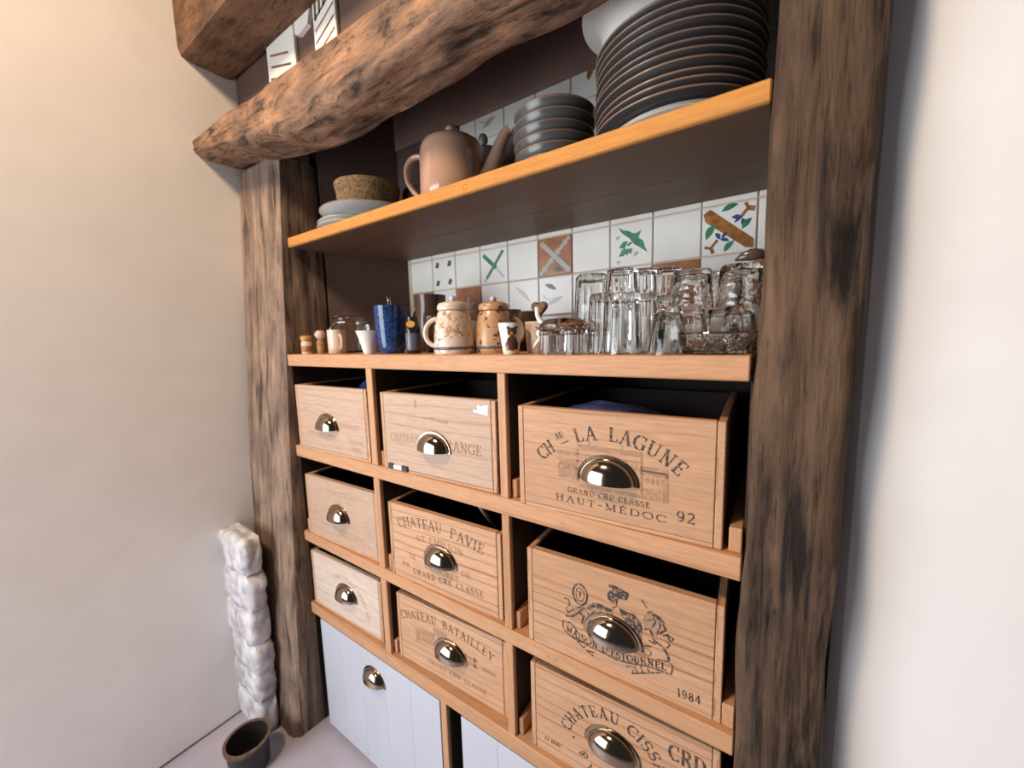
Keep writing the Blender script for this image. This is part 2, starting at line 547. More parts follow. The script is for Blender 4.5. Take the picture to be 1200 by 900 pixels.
def motif(t, kind):
    """painted decoration of one tile: thin raised glaze, a sub-part of the tile; unit = half a tile"""
    h = TP / 2 * .96

    def lay(shapes, mat, y=-.0054):
        b = MB()
        for q, sh in enumerate(shapes):
            if sh[0] == 'l':
                b.strip([(p[0] * h, p[1] * h) for p in sh[1]], sh[2] * h, y - q * .00006)
            else:
                b.poly([(p[0] * h, p[1] * h) for p in sh[1]], y - q * .00006)
        b.build('motif', mat, t)

    def leaf(x0, y0, x1, y1, w_):
        n = 6
        dx, dy = x1 - x0, y1 - y0
        d = math.hypot(dx, dy)
        nx, ny = -dy / d * w_, dx / d * w_
        a = [(x0 + dx * k / n + nx * math.sin(PI * k / n), y0 + dy * k / n + ny * math.sin(PI * k / n)) for k in range(n + 1)]
        b = [(x0 + dx * k / n - nx * .5 * math.sin(PI * k / n), y0 + dy * k / n - ny * .5 * math.sin(PI * k / n)) for k in range(n - 1, 0, -1)]
        return ('p', a + b)
    if kind == 'stripe_flowers':
        lay([('p', [(-.98, .75), (-.72, .92), (.95, -.55), (.95, -.92), (.66, -.86), (-.9, .42)])], M['rust'])
        lay([leaf(-.3, .75, .35, .95, .16), leaf(-.85, -.35, -.5, .3, .2), leaf(.5, -.1, .85, .3, .16), leaf(-.15, -.95, .25, -.5, .16)], M['green'])
        lay([leaf(.1, .45, .5, .35, .13), leaf(.5, .35, .55, .0, .13), leaf(.2, .2, .5, .4, .08), leaf(-.5, -.1, -.3, -.4, .12), leaf(-.3, -.4, .05, -.5, .1), leaf(-.25, -.4, -.02, -.1, .09)], M['blue'])
        lay([('l', [(.45, .4), (.7, .72), (.6, .95)], .13), ('l', [(.7, .72), (.95, .65)], .2), ('l', [(-.4, -.4), (-.65, -.72), (-.9, -.66)], .12), ('l', [(-.65, -.72), (-.55, -.95)], .14)], M['rust'])
    elif kind == 'bird':
        lay([('p', [(-.6, .87), (-.38, .71), (-.08, .62), (.08, .5), (.27, .48), (.51, .58), (.42, .39), (.37, .24), (.58, .09), (.68, -.21), (.82, -.49), (.54, -.29), (.34, -.14), (.16, -.02), (.03, .15), (-.08, .3), (-.35, .5), (-.49, .65)]),
             ('l', [(.05, .08), (-.16, -.04)], .1), ('p', [(-.59, -.1), (-.38, .17), (-.14, .17), (-.21, -.01), (-.32, -.17)]), ('l', [(-.32, -.1), (-.3, -.25)], .08),
             ('p', [(-.59, -.52), (-.42, -.19), (.1, -.21), (.03, -.46), (-.11, -.38), (-.14, -.51), (-.28, -.43), (-.35, -.52)])], M['green'])
        lay([leaf(-.75, .3, -.5, .45, .1), leaf(.15, -.6, .4, -.4, .12), leaf(-.7, -.85, -.5, -.75, .1)], M['palegrey'])
    elif kind == 'green_cross':
        lay([('l', [(-.78, .72), (.2, -.15)], .24), ('l', [(.72, .82), (-.55, -.7)], .19)], M['green'])
        lay([('l', [(-.55, -.68), (-.72, -.92)], .2), ('l', [(.25, -.2), (.75, -.75)], .15)], M['lilac'], -.0053)
    elif kind == 'white_cross':
        lay([('l', [(-.85, .8), (.9, -.85)], .26)] + [('l', [(lerp(-.85, .85, k / 8) - .06, lerp(-.85, .85, k / 8) - .06), (lerp(-.85, .85, k / 8) + .06, lerp(-.85, .85, k / 8) + .06)], .22 + .1 * (k % 2)) for k in range(9)]
            + [('l', [(-.85, -.85), (.85, .85)], .17)], M['palegrey'])
        lay([('p', [(-.1, -.7), (.25, -.85), (.6, -.82), (.2, -.55)])], M['darkleaf'])
    elif kind == 'squares':
        lay([('p', [(x - .2, z - .17), (x + .1, z - .2), (x + .2, z + .1), (x - .05, z + .2)]) for x in (-.55, .55) for z in (-.55, .62)], M['slate'])
    elif kind == 'fleur':
        lay([leaf(0, -.4, .0, .5, .12), leaf(0, -.4, -.5, .1, .1), leaf(0, -.4, .5, .1, .1), ('l', [(-.6, -.5), (.6, -.5)], .14)], M['palegrey'])
    elif kind == 'pink_leaf':
        lay([leaf(-.6, .75, .5, -.25, .16)], M['pink'])
    elif kind == 'goose':
        lay([leaf(-.65, .65, .1, .3, .17)], M['darkleaf'])
        lay([('l', [(-.75, .1), (-.65, -.1), (-.3, -.2)], .06), leaf(-.5, -.5, .5, -.1, .2)], M['palegrey'])
    elif kind == 'orange_frame':
        lay([('l', [(-.9, -.8), (.9, -.8)], .12), ('l', [(-.7, -.3), (0, .4), (.7, -.3)], .14)], M['rust'])
    elif kind == 'mark':
        lay([leaf(-.1, -.3, .2, .35, .2), ('l', [(.15, .3), (.3, .1)], .12)], M['rust'])


special = {(0, 0): ('tile', 'stripe_flowers'), (-2, 0): ('tile', 'bird'), (-4, 0): ('terra', 'white_cross'), (-6, 0): ('tile', 'green_cross'),
           (-8, 0): ('tile', 'squares'), (-7, -1): ('terra', 'fleur'), (-9, -1): ('terra', 'fleur'), (-5, -1): ('tile', 'pink_leaf'),
           (-4, -1): ('tile', 'goose'), (-1, -1): ('terra', 'orange_frame'), (1, -1): ('terra', 'fleur'), (-3, 4): ('tile', 'mark'), (-6, 4): ('tile', 'goose'), (-1, 4): ('tile', 'mark')}
for k in COLS:
    for rrow in range(-2, 5):
        cx, cz = X0 + (k - .5) * TP, .187 + (rrow + .5) * .1
        if cx + TP / 2 > .86:
            cx -= .0
        mt, kind = special.get((k, rrow), ('tile', None))
        if cx + TP / 2 > .80 or cx - TP / 2 < -.262:
            continue
        t = tile(wb, cx, cz, YB, M[mt])
        if kind:
            motif(t, kind)
# partial tiles against the right cheek
for rrow in range(-2, 5):
    o = MB().box(.7505, .799, -.005, 0, -.0478, .0478, .0016).build('tile', M['terra' if rrow == -1 else 'tile'], wb)
    o.location = (0, YB, .187 + (rrow + .5) * .1)

# tiles in the wall above the lintel
for (xa, xb, za, zb, typ) in ((-.392, -.252, .66, .835, 0), (-.162, -.072, .66, .90, 1)):
    t = MB().box(xa, xb, .040, .0499, za, zb, .002).build('tile', M['tile'], wu)
    b1, b2 = MB(), MB()
    if typ == 0:
        for k, (x_, z_, l_) in enumerate(((xa + .02, .80, .09), (xa + .02, .772, .10), (xa + .012, .745, .115), (xa + .015, .717, .08), (xa + .015, .695, .05))):
            (b1 if k in (0, 3, 4) else b2).strip([(x_, z_), (x_ + l_, z_ - l_ * .28)], .0055, .0396)
    else:
        for k in range(4):
            (b2 if k % 2 else b1).strip([(xa + .008, .715 + .026 * k), (xb - .004, .745 + .026 * k)], .005, .0396)
        for k in range(4):
            b2.strip([(xa + .012 + .018 * k, .79 + .008 * k), (xa + .016 + .018 * k, .895)], .009, .0396)
    b1.build('motif', M['rust'], t)
    b2.build('motif', M['corkdark'], t)
t = MB()
t.add([(-.245, .040, .80), (-.225, .040, .792), (-.185, .040, .80), (-.168, .040, .84), (-.245, .040, .84)] + [(-.245, .0499, .80), (-.225, .0499, .792), (-.185, .0499, .80), (-.168, .0499, .84), (-.245, .0499, .84)],
      [(0, 1, 2, 3, 4), (9, 8, 7, 6, 5)] + [(i, 5 + i, 5 + (i + 1) % 5, (i + 1) % 5) for i in range(5)])
t.build('tile', M['tile'], wu)


# timbers -----------------------------------------------------------
def nz(x, y, z, s):
    return noise.noise(Vector((x * s, y * s, z * s)))


def timber(name, axis, t0, t1, n, section, rough_amp, mat, ns=44, power=5.0, seed=0):
    """loft of a rounded, hand-hewn section; section(t) -> (ca, cb, ha, hb): centre and half sizes across"""
    vs, fs = [], []
    for k in range(n + 1):
        t = lerp(t0, t1, k / n)
        ca, cb, ha, hb = section(t)
        for i in range(ns):
            a = 2 * PI * i / ns
            ca_, sa_ = math.cos(a), math.sin(a)
            q = (abs(ca_) ** power + abs(sa_) ** power) ** (-1 / power)
            A, B = q * ca_, q * sa_
            d = 1 + rough_amp * (nz(t * 4 + seed, A * 1.2, B * 1.2, 1.6) * 1.2 + .55 * nz(t * 3, A * 3.5 + seed, B * 3.5, 2.2) + .5 * nz(t * 6, A * 11 + seed, B * 11, 1.5))
            pa, pb = ca + ha * A * d, cb + hb * B * d
            vs.append((t, pa, pb) if axis == 'x' else (pa, pb, t))
    for k in range(n):
        for i in range(ns):
            j = (i + 1) % ns
            q = (k * ns + i, k * ns + j, (k + 1) * ns + j, (k + 1) * ns + i)
            fs.append(q)
    fs.append(tuple(range(ns)))
    fs.append(tuple(n * ns + i for i in reversed(range(ns))))
    return fixn(MB().add(vs, fs).build(name, mat, smooth=True, angle=50))


BEAM_BOT = [(-.62, .57), (-.42, .545), (-.28, .515), (-.1, .487), (.05, .483), (.2, .492), (.35, .505), (.5, .50), (.95, .49)]
BEAM_TOP = [(-.62, .625), (-.3, .617), (0, .61), (.3, .585), (.95, .575)]


def beam_sec(t):
    b0, t0 = interp(BEAM_BOT, t), interp(BEAM_TOP, t)
    return (-.015, (b0 + t0) / 2, .062, (t0 - b0) / 2)


tag(timber('oak_lintel', 'x', -.66, .95, 150, beam_sec, .085, M['beam'], 60, 5.0, 3), 'rough hewn curved oak lintel beam lying across the two posts', 'beam')
tag(timber('ceiling_timber', 'x', -.66, .25, 60, lambda t: (-.02, .905, .068, .082), .02, M['ctimber'], 40, 10, 9), 'squared dark timber with a brown lower edge above the oak lintel', 'beam')
PF = [(-1.17, -.080), (-.71, -.052), (-.45, -.038), (.04, -.008), (.5, .02), (.6, .026)]


def post_sec(z):
    f = interp(PF, z)
    return (-.4825, (f + .142) / 2, .1245, (.142 - f) / 2)


tag(timber('oak_post', 'z', ZF, .545, 110, post_sec, .022, M['post'], 44, 14, 1), 'broad grey brown oak post at the left side of the cabinet', 'post')
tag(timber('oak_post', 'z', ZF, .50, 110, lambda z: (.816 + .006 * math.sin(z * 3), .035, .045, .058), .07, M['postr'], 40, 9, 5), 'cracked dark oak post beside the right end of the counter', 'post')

# whitewashed rubble at the foot of the left wall
zs = ZF + .02
wl = struct(MB().box(-.6095, -.458, -.122, -.084, ZF, -.545, .006).build('wall_stone_base', M['stone']))
random.seed(3)
rows = [(-1.165, -1.05), (-1.05, -.955), (-.955, -.86), (-.86, -.755), (-.755, -.64), (-.64, -.53)]
for i, (za, zb) in enumerate(rows):
    xr = [-.452, -.448, -.440, -.446, -.440, -.436][i]
    split = [[-.6105, xr], [-.6105, -.545, xr], [-.6105, xr], [-.6105, -.535, xr], [-.6105, xr], [-.6105, xr - .01]][i]
    for xa, xb in zip(split, split[1:]):
        n, ns = 12, 24
        vs, fs = [], []
        ca, cb = (xa + xb) / 2, (za + zb) / 2
        ha, hb = (xb - xa) / 2, (zb - za) / 2
        sd = random.random() * 20
        pts = []
        for k in range(n + 1):
            ph = -PI / 2 + PI * k / n
            for j in range(ns):
                th = 2 * PI * j / ns
                d = Vector((math.cos(ph) * math.cos(th), math.sin(ph), math.cos(ph) * math.sin(th)))
                q = (abs(d.x) ** 9 + abs(d.y) ** 9 + abs(d.z) ** 9) ** (-1 / 9)
                d = d * q * (1 + .12 * nz(d.x + sd, d.y, d.z, 1.9) + .06 * nz(d.x, d.y + sd, d.z, 6.0))
                pts.append((ca + d.x * (ha + .002), -.105 + d.y * .028, cb + d.z * (hb + .003)))
        fs = [(k * ns + j, k * ns + (j + 1) % ns, (k + 1) * ns + (j + 1) % ns, (k + 1) * ns + j) for k in range(n) for j in range(ns)]
        fixn(MB().add(pts, fs).build('stone', M['stone'], wl, True, 60))

# dark tub on the floor
tb = thing('dark_tub', 'dark tub standing on the floor by the whitewashed stones', 'tub', (-.402, -.185, ZF))
MB().lathe([(0, 0), (.046, 0), (.048, .004), (.052, .08), (.053, .09), (.050, .09), (.046, .01), (0, .008)], 36).build('body', M['blackrubber'], tb, True, 40)
MB().lathe([(.0515, .082), (.057, .083), (.058, .092), (.050, .092), (.050, .089), (.0515, .082)], 36).build('rim', M['corkdark'], tb, True, 40)

# ------------------------------------------------------------------ joinery
cb_ = MB().box(-.354, .7643, 0, YB - .006, -.0316, 0, .0015).build('counter_board', M['railX'])
tag(cb_, 'thick pine counter board above the crate pigeonholes', 'counter')
cab = thing('pigeonhole_cabinet', 'pine pigeonhole cabinet holding nine wine crates', 'cabinet', (0, 0, ZF))
ZR = [(-.0316, None), (-.262, -.2943), (-.5236, -.5533), (-.7527, -.7872)]


def cpart(name, mat, *b, c=.0015):
    o = MB().box(b[0], b[1], b[2], b[3], b[4] - ZF, b[5] - ZF, c).build(name, mat, cab)
    return o


for zt, zb in ZR[1:]:
    cpart('rail', M['railX'], -.354, .7643, 0, .36, zb, zt)
XD = [(.0, .022), (.38, .3976)]
for i in range(3):
    zt = ZR[i][0] if i == 0 else ZR[i][1]
    zb = ZR[i + 1][0]
    for xa, xb in XD:
        cpart('divider', M['shadewood'], xa + .001, xb - .001, .0125, .355, zb, zt)  # behind the pine strip, darkened to paint the shade between crates
        cpart('edge_strip', M['railZ'], xa, xb, .001, .012, zb, zt)
    # runners
    for xa, xb in ((-.352, -.340), (.0222, .033), (.3978, .409), (.748, .7635)):
        if xb - xa > .006:
            cpart('runner', M['railY'], xa, xb, .012, .33, zb, zb + .034)
cpart('side_panel', M['shadewood'], -.357, -.3545, .01, .37, ZF, -.033)
cpart('side_panel', M['shadewood'], .7648, .7678, .02, .37, ZF, -.033)
cpart('back_panel', M['shadewood'], -.354, .764, .361, .372, ZF, -.033)  # sides and back coloured near-black for the shade of the openings
cpart('divider', M['shadewood'], .189, .2055, .0135, .355, ZF, -.7873)
cpart('edge_strip', M['railZ'], .188, .2065, .002, .013, ZF, -.7873)
# chip and pegs seen on the rails
for (x_, z_) in ((.475, -.5385), (.49, -.5385), (.508, -.2785), (.30, -.7705), (.1, -.7705)):
    o = MB().lathe([(0, -.0004), (.0022, -.0004), (.0026, .0002)], 10).build('nail', M['screw'], cab)
    o.rotation_euler = (R(90), 0, 0)
    o.location = (x_, -.0001, z_ - ZF)

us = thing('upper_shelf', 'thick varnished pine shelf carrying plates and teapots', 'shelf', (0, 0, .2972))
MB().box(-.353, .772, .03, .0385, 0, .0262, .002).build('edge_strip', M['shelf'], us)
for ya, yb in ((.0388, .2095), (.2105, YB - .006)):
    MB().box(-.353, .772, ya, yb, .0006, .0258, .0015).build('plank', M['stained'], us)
for x_, z_ in ((-.05, .012), (.02, .018), (.3, .012)):
    o = MB().lathe([(0, -.0005), (.004, -.0005), (.005, .0002)], 12).build('knot', M['screw'], us)
    o.rotation_euler = (R(90), 0, 0)
    o.location = (x_, .0299, z_)

# ------------------------------------------------------------------ lettering
TK, TN = .15, .065


def arc(cx, cy, rx, ry, a0, a1, n=12):
    return [(cx + rx * math.cos(R(lerp(a0, a1, k / n))), cy + ry * math.sin(R(lerp(a0, a1, k / n)))) for k in range(n + 1)]


def st(x, y0=0, y1=1, w=TK, sf=True):
    o = [([(x, y0), (x, y1)], w)]
    if sf:
        o += [([(x - .13, y + d), (x + .13, y + d)], TN) for y, d in ((y0, .03), (y1, -.03))]
    return o


G = {
    'I': (.36, st(.18)), 'L': (.68, st(.2) + [([(.2, .03), (.62, .03)], TN), ([(.62, .0), (.62, .24)], TN)]),
    'E': (.70, st(.2) + [([(.2, .03), (.62, .03)], TN), ([(.62, 0), (.62, .24)], TN), ([(.2, .97), (.60, .97)], TN), ([(.60, 1), (.60, .78)], TN), ([(.2, .52), (.48, .52)], TN), ([(.48, .62), (.48, .42)], TN)]),
    'T': (.74, st(.37) + [([(.05, .97), (.69, .97)], TN), ([(.05, 1), (.05, .76)], TN), ([(.69, 1), (.69, .76)], TN)]),
    'H': (.88, st(.2) + st(.68) + [([(.2, .52), (.68, .52)], TN)]),
    'A': (.84, [([(.12, 0), (.42, 1)], TN), ([(.42, 1), (.72, 0)], TK), ([(.23, .34), (.61, .34)], TN), ([(.0, .03), (.24, .03)], TN), ([(.58, .03), (.86, .03)], TN)]),
    'V': (.84, [([(.12, 1), (.42, 0)], TK), ([(.42, 0), (.72, 1)], TN), ([(.0, .97), (.26, .97)], TN), ([(.6, .97), (.84, .97)], TN)]),
    'U': (.84, [([(.2, 1), (.2, .3)] + arc(.43, .3, .23, .28, 180, 360, 10) + [(.66, 1)], [TK] * 5 + [TN * 1.4] * 5 + [TN] * 3), ([(.06, .97), (.34, .97)], TN), ([(.54, .97), (.78, .97)], TN)]),
    'N': (.88, st(.2, w=TN) + [([(.16, 1), (.70, 0)], TK)] + [([(.7, 0), (.7, 1)], TN), ([(.58, .97), (.83, .97)], TN)]),
    'M': (1.02, st(.18, w=TN) + st(.84) + [([(.18, 1), (.5, .05)], TK), ([(.5, .05), (.84, 1)], TN)]),
    'C': (.78, [(arc(.46, .5, .38, .47, 48, 312, 16), [TN] * 4 + [TK] * 9 + [TN] * 4), ([(.72, .98), (.72, .72)], TN), ([(.72, .02), (.72, .22)], TN)]),
    'G': (.84, [(arc(.46, .5, .38, .47, 48, 315, 16), [TN] * 4 + [TK] * 9 + [TN] * 4), ([(.72, .98), (.72, .72)], TN), ([(.72, .06), (.72, .42)], TK), ([(.56, .42), (.84, .42)], TN)]),
    'O': (.90, [(arc(.45, .5, .38, .47, 90, 450, 24), [TN * 1.2] * 3 + [TK] * 7 + [TN * 1.2] * 5 + [TK] * 7 + [TN * 1.2] * 3)]),
    'D': (.88, st(.2) + [([(.2, .97), (.42, .97)] + arc(.42, .5, .38, .47, 90, -90, 12) + [(.2, .03)], [TN] * 5 + [TK] * 6 + [TN] * 4)]),
    'P': (.74, st(.2) + [([(.2, .97), (.42, .97)] + arc(.42, .73, .25, .24, 90, -90, 8) + [(.2, .49)], [TN] * 3 + [TK] * 6 + [TN] * 3)]),
    'R': (.84, st(.2) + [([(.2, .97), (.42, .97)] + arc(.42, .74, .25, .23, 90, -90, 8) + [(.2, .51)], [TN] * 3 + [TK] * 6 + [TN] * 3), ([(.42, .5), (.74, .02), (.84, .04)], TK * .9)]),
    'B': (.78, st(.2) + [([(.2, .97), (.4, .97)] + arc(.4, .76, .22, .21, 90, -90, 8) + [(.2, .55)], [TN] * 3 + [TK] * 6 + [TN] * 3), ([(.2, .55), (.42, .55)] + arc(.42, .29, .27, .26, 90, -90, 8) + [(.2, .03)], [TN] * 3 + [TK] * 6 + [TN] * 3)]),
    'S': (.66, [(arc(.33, .73, .23, .24, 40, 250, 10) + arc(.33, .26, .25, .24, 80, -140, 10), [TN] * 4 + [TK * .9] * 14 + [TN] * 4), ([(.55, .98), (.55, .76)], TN), ([(.07, .02), (.07, .26)], TN)]),
    'Y': (.80, [([(.1, 1), (.4, .48)], TK), ([(.4, .48), (.7, 1)], TN), ([(.4, .5), (.4, 0)], TK), ([(.26, .03), (.54, .03)], TN), ([(0, .97), (.24, .97)], TN), ([(.6, .97), (.82, .97)], TN)]),
    '-': (.5, [([(.06, .45), (.42, .45)], .12)]), '.': (.25, [([(.06, .06), (.2, .06)], .13)]), "'": (.22, [([(.12, 1), (.08, .72)], .11)]),
    '1': (.5, st(.28) + [([(.1, .78), (.26, .95)], TN)]), '0': (.66, [(arc(.33, .5, .24, .46, 90, 450, 20), TK * .8)]),
    '2': (.64, [(arc(.31, .72, .22, .24, 165, -20, 10) + [(.1, .06), (.56, .06)], TK * .8), ([(.56, .0), (.56, .2)], TN)]),
    '9': (.64, [(arc(.31, .68, .22, .28, 0, 360, 16), TK * .75), ([(.53, .68), (.5, .25), (.3, .04), (.12, .12)], TK * .75)]),
    '8': (.64, [(arc(.31, .74, .19, .22, 0, 360, 14), TK * .7), (arc(.31, .27, .23, .24, 0, 360, 14), TK * .75)]),
    '6': (.64, [(arc(.31, .29, .22, .26, 0, 360, 16), TK * .75), ([(.09, .3), (.15, .72), (.34, .95), (.5, .9)], TK * .75)]),
    '4': (.68, [([(.45, 0), (.45, 1)], TK * .8), ([(.45, 1), (.06, .3), (.62, .3)], TN * 1.3)]),
    '7': (.6, [([(.08, .78), (.08, .95), (.54, .95), (.26, 0)], TK * .75)]),
    '&': (.9, [([(.82, .04), (.3, .62)] + arc(.38, .78, .15, .17, 200, -20, 8) + [(.2, .42)] + arc(.3, .26, .22, .24, 130, 330, 8) + [(.74, .5)], TK * .7)]),
    ' ': (.42, []),
}
G['É'] = (G['E'][0], G['E'][1] + [([(.3, 1.08), (.48, 1.24)], .09)])
G['Q'] = (G['O'][0], G['O'][1] + [([(.5, .25), (.8, -.1)], .12)])


def text(b, s, h, place, width=None, track=.08, sx=1.0, bold=1.0):
    """strokes of string s into mesh b; place(u, v) maps along-baseline / up (metres) to the board (x, z)"""
    tot = sum(G[c][0] + track for c in s) - track
    k = (width / tot) if width else h * sx
    u = 0.0
    for c in s:
        w_, strokes = G[c]
        for pts, sw in strokes:
            P = [place((u + x) * k, y * h) for x, y in pts]
            b.strip(P, [q * h * bold for q in sw] if isinstance(sw, list) else sw * h * bold, -.0006)
        u += w_ + track


def line_at(x0, z0, x1=None, z1=None):
    if x1 is None:
        return lambda u, v: (x0 + u, z0 + v)
    d = math.hypot(x1 - x0, z1 - z0)
    cx_, cz_ = (x1 - x0) / d, (z1 - z0) / d
    return lambda u, v: (x0 + u * cx_ - v * cz_, z0 + u * cz_ + v * cx_)


def on_arc(cx, cz, r_, a0):
    """clockwise over the top, start angle a0 in degrees"""
    def f(u, v):
        a = R(a0) - u / r_
        return (cx + (r_ + v) * math.cos(a), cz + (r_ + v) * math.sin(a))
    return f


def along(pts):
    seg = [math.dist(a, b_) for a, b_ in zip(pts, pts[1:])]

    def f(u, v):
        k = 0
        while k < len(seg) - 1 and u > seg[k]:
            u -= seg[k]
            k += 1
        a, b_ = pts[k], pts[k + 1]
        dx, dz = (b_[0] - a[0]) / seg[k], (b_[1] - a[1]) / seg[k]
        return (a[0] + dx * u - v * dz * .5, a[1] + dz * u + v)
    return f, sum(seg)


CREST_LINES = [
    ([(-.0845, .1076), (-.0767, .1084), (-.0734, .1009), (-.0803, .0895), (-.0781, .0837)], .0018), ([(-.0816, .0757), (-.0681, .0801), (-.0571, .0922), (-.0484, .1021)], .0026),
    ([(-.0769, .0842), (-.0635, .0961), (-.0494, .1049)], .0018), ([(-.0571, .0922), (-.0485, .0871), (-.0518, .0749), (-.0475, .0724)], .0033), ([(-.0463, .103), (-.0379, .0914)], .0018),
    ([(.0081, .1408), (.0053, .1255), (.0004, .1205)], .0020), ([(.0452, .152), (.0538, .1399)], .0016), ([(.0626, .1328), (.0662, .1228), (.0612, .1109)], .0016),
    ([(.0678, .1311), (.0731, .1199), (.0683, .1023)], .0018), ([(.0729, .1294), (.0808, .1156), (.0716, .1058)], .0026), ([(.0522, .1266), (.0488, .1193), (.0576, .122), (.0627, .1271)], .0018),
    ([(.049, .1036), (.0578, .1084), (.065, .0911), (.0771, .0869), (.0849, .0751), (.0858, .0678)], .0029), ([(.0475, .0751), (.0608, .0803)], .0022), ([(.0563, .0891), (.0668, .0861)], .0018),
    ([(.0776, .1046), (.0834, .1091), (.0917, .1052), (.0877, .0996), (.0817, .1083)], .0026), ([(.0819, .0969), (.087, .0935), (.0821, .0864)], .0016),
    ([(-.0874, .0644), (-.0864, .0491), (-.0729, .0415), (-.0488, .0391), (-.036, .0363), (-.0153, .0353), (.0085, .033), (.0333, .0379), (.0497, .043), (.0691, .0458), (.0896, .0464), (.0918, .0611), (.0859, .0659), (.0689, .0625)], .0016),
    ([(-.0874, .0644), (-.0727, .0661), (-.0639, .0588), (-.0574, .0507)], .0016), ([(-.0729, .0415), (-.0575, .0352), (-.0489, .0292), (-.0434, .0383), (-.0597, .0386)], .0016),
    ([(-.0456, .0274), (-.0319, .022)], .0018), ([(-.0424, .0268), (-.0298, .0295)], .0015), ([(.023, .0287), (.037, .0346), (.0316, .0205), (.0761, .0434)], .0016),
    ([(.0361, .0332), (.0408, .0253)], .0015), ([(.0452, .0398), (.0481, .029)], .0015), ([(.0551, .0407), (.0588, .0345)], .0015),
    ([(-.0358, .0965), (-.0296, .1044), (-.0255, .0997), (-.0194, .1074), (-.0153, .1018), (-.0094, .1094), (-.0054, .1038), (.0005, .1113)], .0015), ([(-.039, .0889), (-.0316, .0961), (-.0234, .0963), (-.0153, .1028)], .0013)]
CREST_BLOBS = [
    [(-.0431, .1053), (-.0316, .1183), (-.0214, .1202), (-.0074, .1184), (.0024, .1183), (-.0015, .1136), (-.0113, .1107), (-.0254, .1113), (-.0337, .109), (-.0389, .1017)],
    [(-.0055, .16), (.0042, .1604), (.0127, .1585), (.0267, .1548), (.0231, .1425), (.0157, .1407), (.0081, .1408), (.0043, .1322), (.0004, .1287), (-.0074, .1338), (-.0084, .1427), (-.0055, .1478), (.0023, .1527), (-.0055, .1549)],
    [(.0101, .1254), (.0233, .1226), (.0343, .1232), (.0417, .1163), (.0472, .1068), (.0456, .0823), (.0402, .0858), (.0272, .1002), (.0158, .1115)],
    [(.053, .1347), (.0591, .1391), (.0643, .1354), (.0729, .1332), (.0797, .1266), (.0764, .1252), (.0695, .1299), (.0626, .1319), (.0548, .1316)]]
RIBBON = [(-.0819, .0485), (-.0618, .0425), (-.036, .039), (-.0153, .0374), (.0085, .0355), (.0333, .0399), (.0532, .0458), (.0673, .0485), (.0827, .0497)]

# ------------------------------------------------------------------ crates


def cup_pull(parent, x, y, z, s=1.0):
    """half-round cup pull: flange plus a quarter dome open below"""
    a, bb, c = .043 * s, .036 * s, .024 * s
    e = bpy.data.objects
    d = MB()
    nu, nv = 28, 12
    vs, fs = [], []
    for layer, t in ((0, 1.0), (1, .93)):
        for i in range(nu + 1):
            u = PI * i / nu
            for j in range(nv + 1):
                v = PI / 2 * j / nv
                # rim against the board (v=0) to the crown at the lower front lip (v=90)
                px_ = a * t * math.cos(u) * math.cos(v * .0 + 0) if False else a * t * math.cos(u)
                rr = math.sin(u)
                py_ = -c * t * rr * math.sin(v)
                pz_ = bb * t * rr * math.cos(v)
                vs.append((px_, py_ - .0005, pz_))
    W = nv + 1
    off = (nu + 1) * W
    for i in range(nu):
        for j in range(nv):
            p = i * W + j
            fs.append((p, p + W, p + W + 1, p + 1))
            fs.append((off + p, off + p + 1, off + p + W + 1, off + p + W))
    for i in range(nu):
        p = i * W + nv
        fs.append((p, p + W, off + p + W, off + p))
    o = fixn(d.add(vs, fs).build('cup_pull', M['pull'], parent, True, 50))
    o.location = (x, y, z)
    f = MB()
    n = 28
    vs = []
    for i in range(n + 1):
        u = PI * i / n
        for q, yy in ((.98, -.0005), (.98, -.003), (1.10, -.003), (1.14, -.0012), (1.14, 0.0)):
            vs.append((a * q * math.cos(u), yy, bb * q * math.sin(u) + (-.002 if i in (0, n) else 0)))
    fs = [(i * 5 + k, i * 5 + k + 1, (i + 1) * 5 + k + 1, (i + 1) * 5 + k) for i in range(n) for k in range(4)]
    fl = fixn(f.add(vs, fs).build('flange', M['pull'], o, True, 40))
    for uu in (90, 25, 155):
        sc_ = MB().lathe([(0, -.0012), (.0016, -.001), (.0022, 0)], 10).build('screw', M['screw'], o, True)
        sc_.rotation_euler = (R(90), 0, 0)
        sc_.location = (a * 1.06 * math.cos(R(uu)), -.0031, bb * 1.06 * math.sin(R(uu)))
    return o


def crate(label, xc, z0, w, h, y, rz, px, pz, mat='pineX', depth=.30, s=1.0):
    c = thing('wine_crate', label, 'crate', (xc, y, z0), rz, 'wine crates used as drawers')
    hw, tkn = w / 2, .010
    MB().box(-hw + tkn + .0006, hw - tkn - .0006, 0, .014, .0065, h, .0012).build('front_panel', M[mat], c)
    for sgn in (-1, 1):
        xa, xb = (-hw, -hw + tkn) if sgn < 0 else (hw - tkn, hw)
        MB().box(xa, xb, .0003, depth, .0005, h - .0004, .0012).build('side_panel', M['pineY'], c)
    MB().box(-hw + tkn + .0006, hw - tkn - .0006, .0008, depth, 0, .0058, .001).build('bottom_panel', M['pineX'], c)
    MB().box(-hw + tkn + .0006, hw - tkn - .0006, depth - .012, depth, .0062, h - .001, .001).build('back_panel', M['shadewood'], c)
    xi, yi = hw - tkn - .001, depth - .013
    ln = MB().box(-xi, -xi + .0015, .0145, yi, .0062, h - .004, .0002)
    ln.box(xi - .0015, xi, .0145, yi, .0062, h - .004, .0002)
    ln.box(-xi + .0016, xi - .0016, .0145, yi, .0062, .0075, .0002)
    ln.build('shade_lining', M['shadewood'], c)  # made-up liner, its dark colour stands in for the crate's inner shade
    cup_pull(c, px, 0.0, pz, s)
    return c


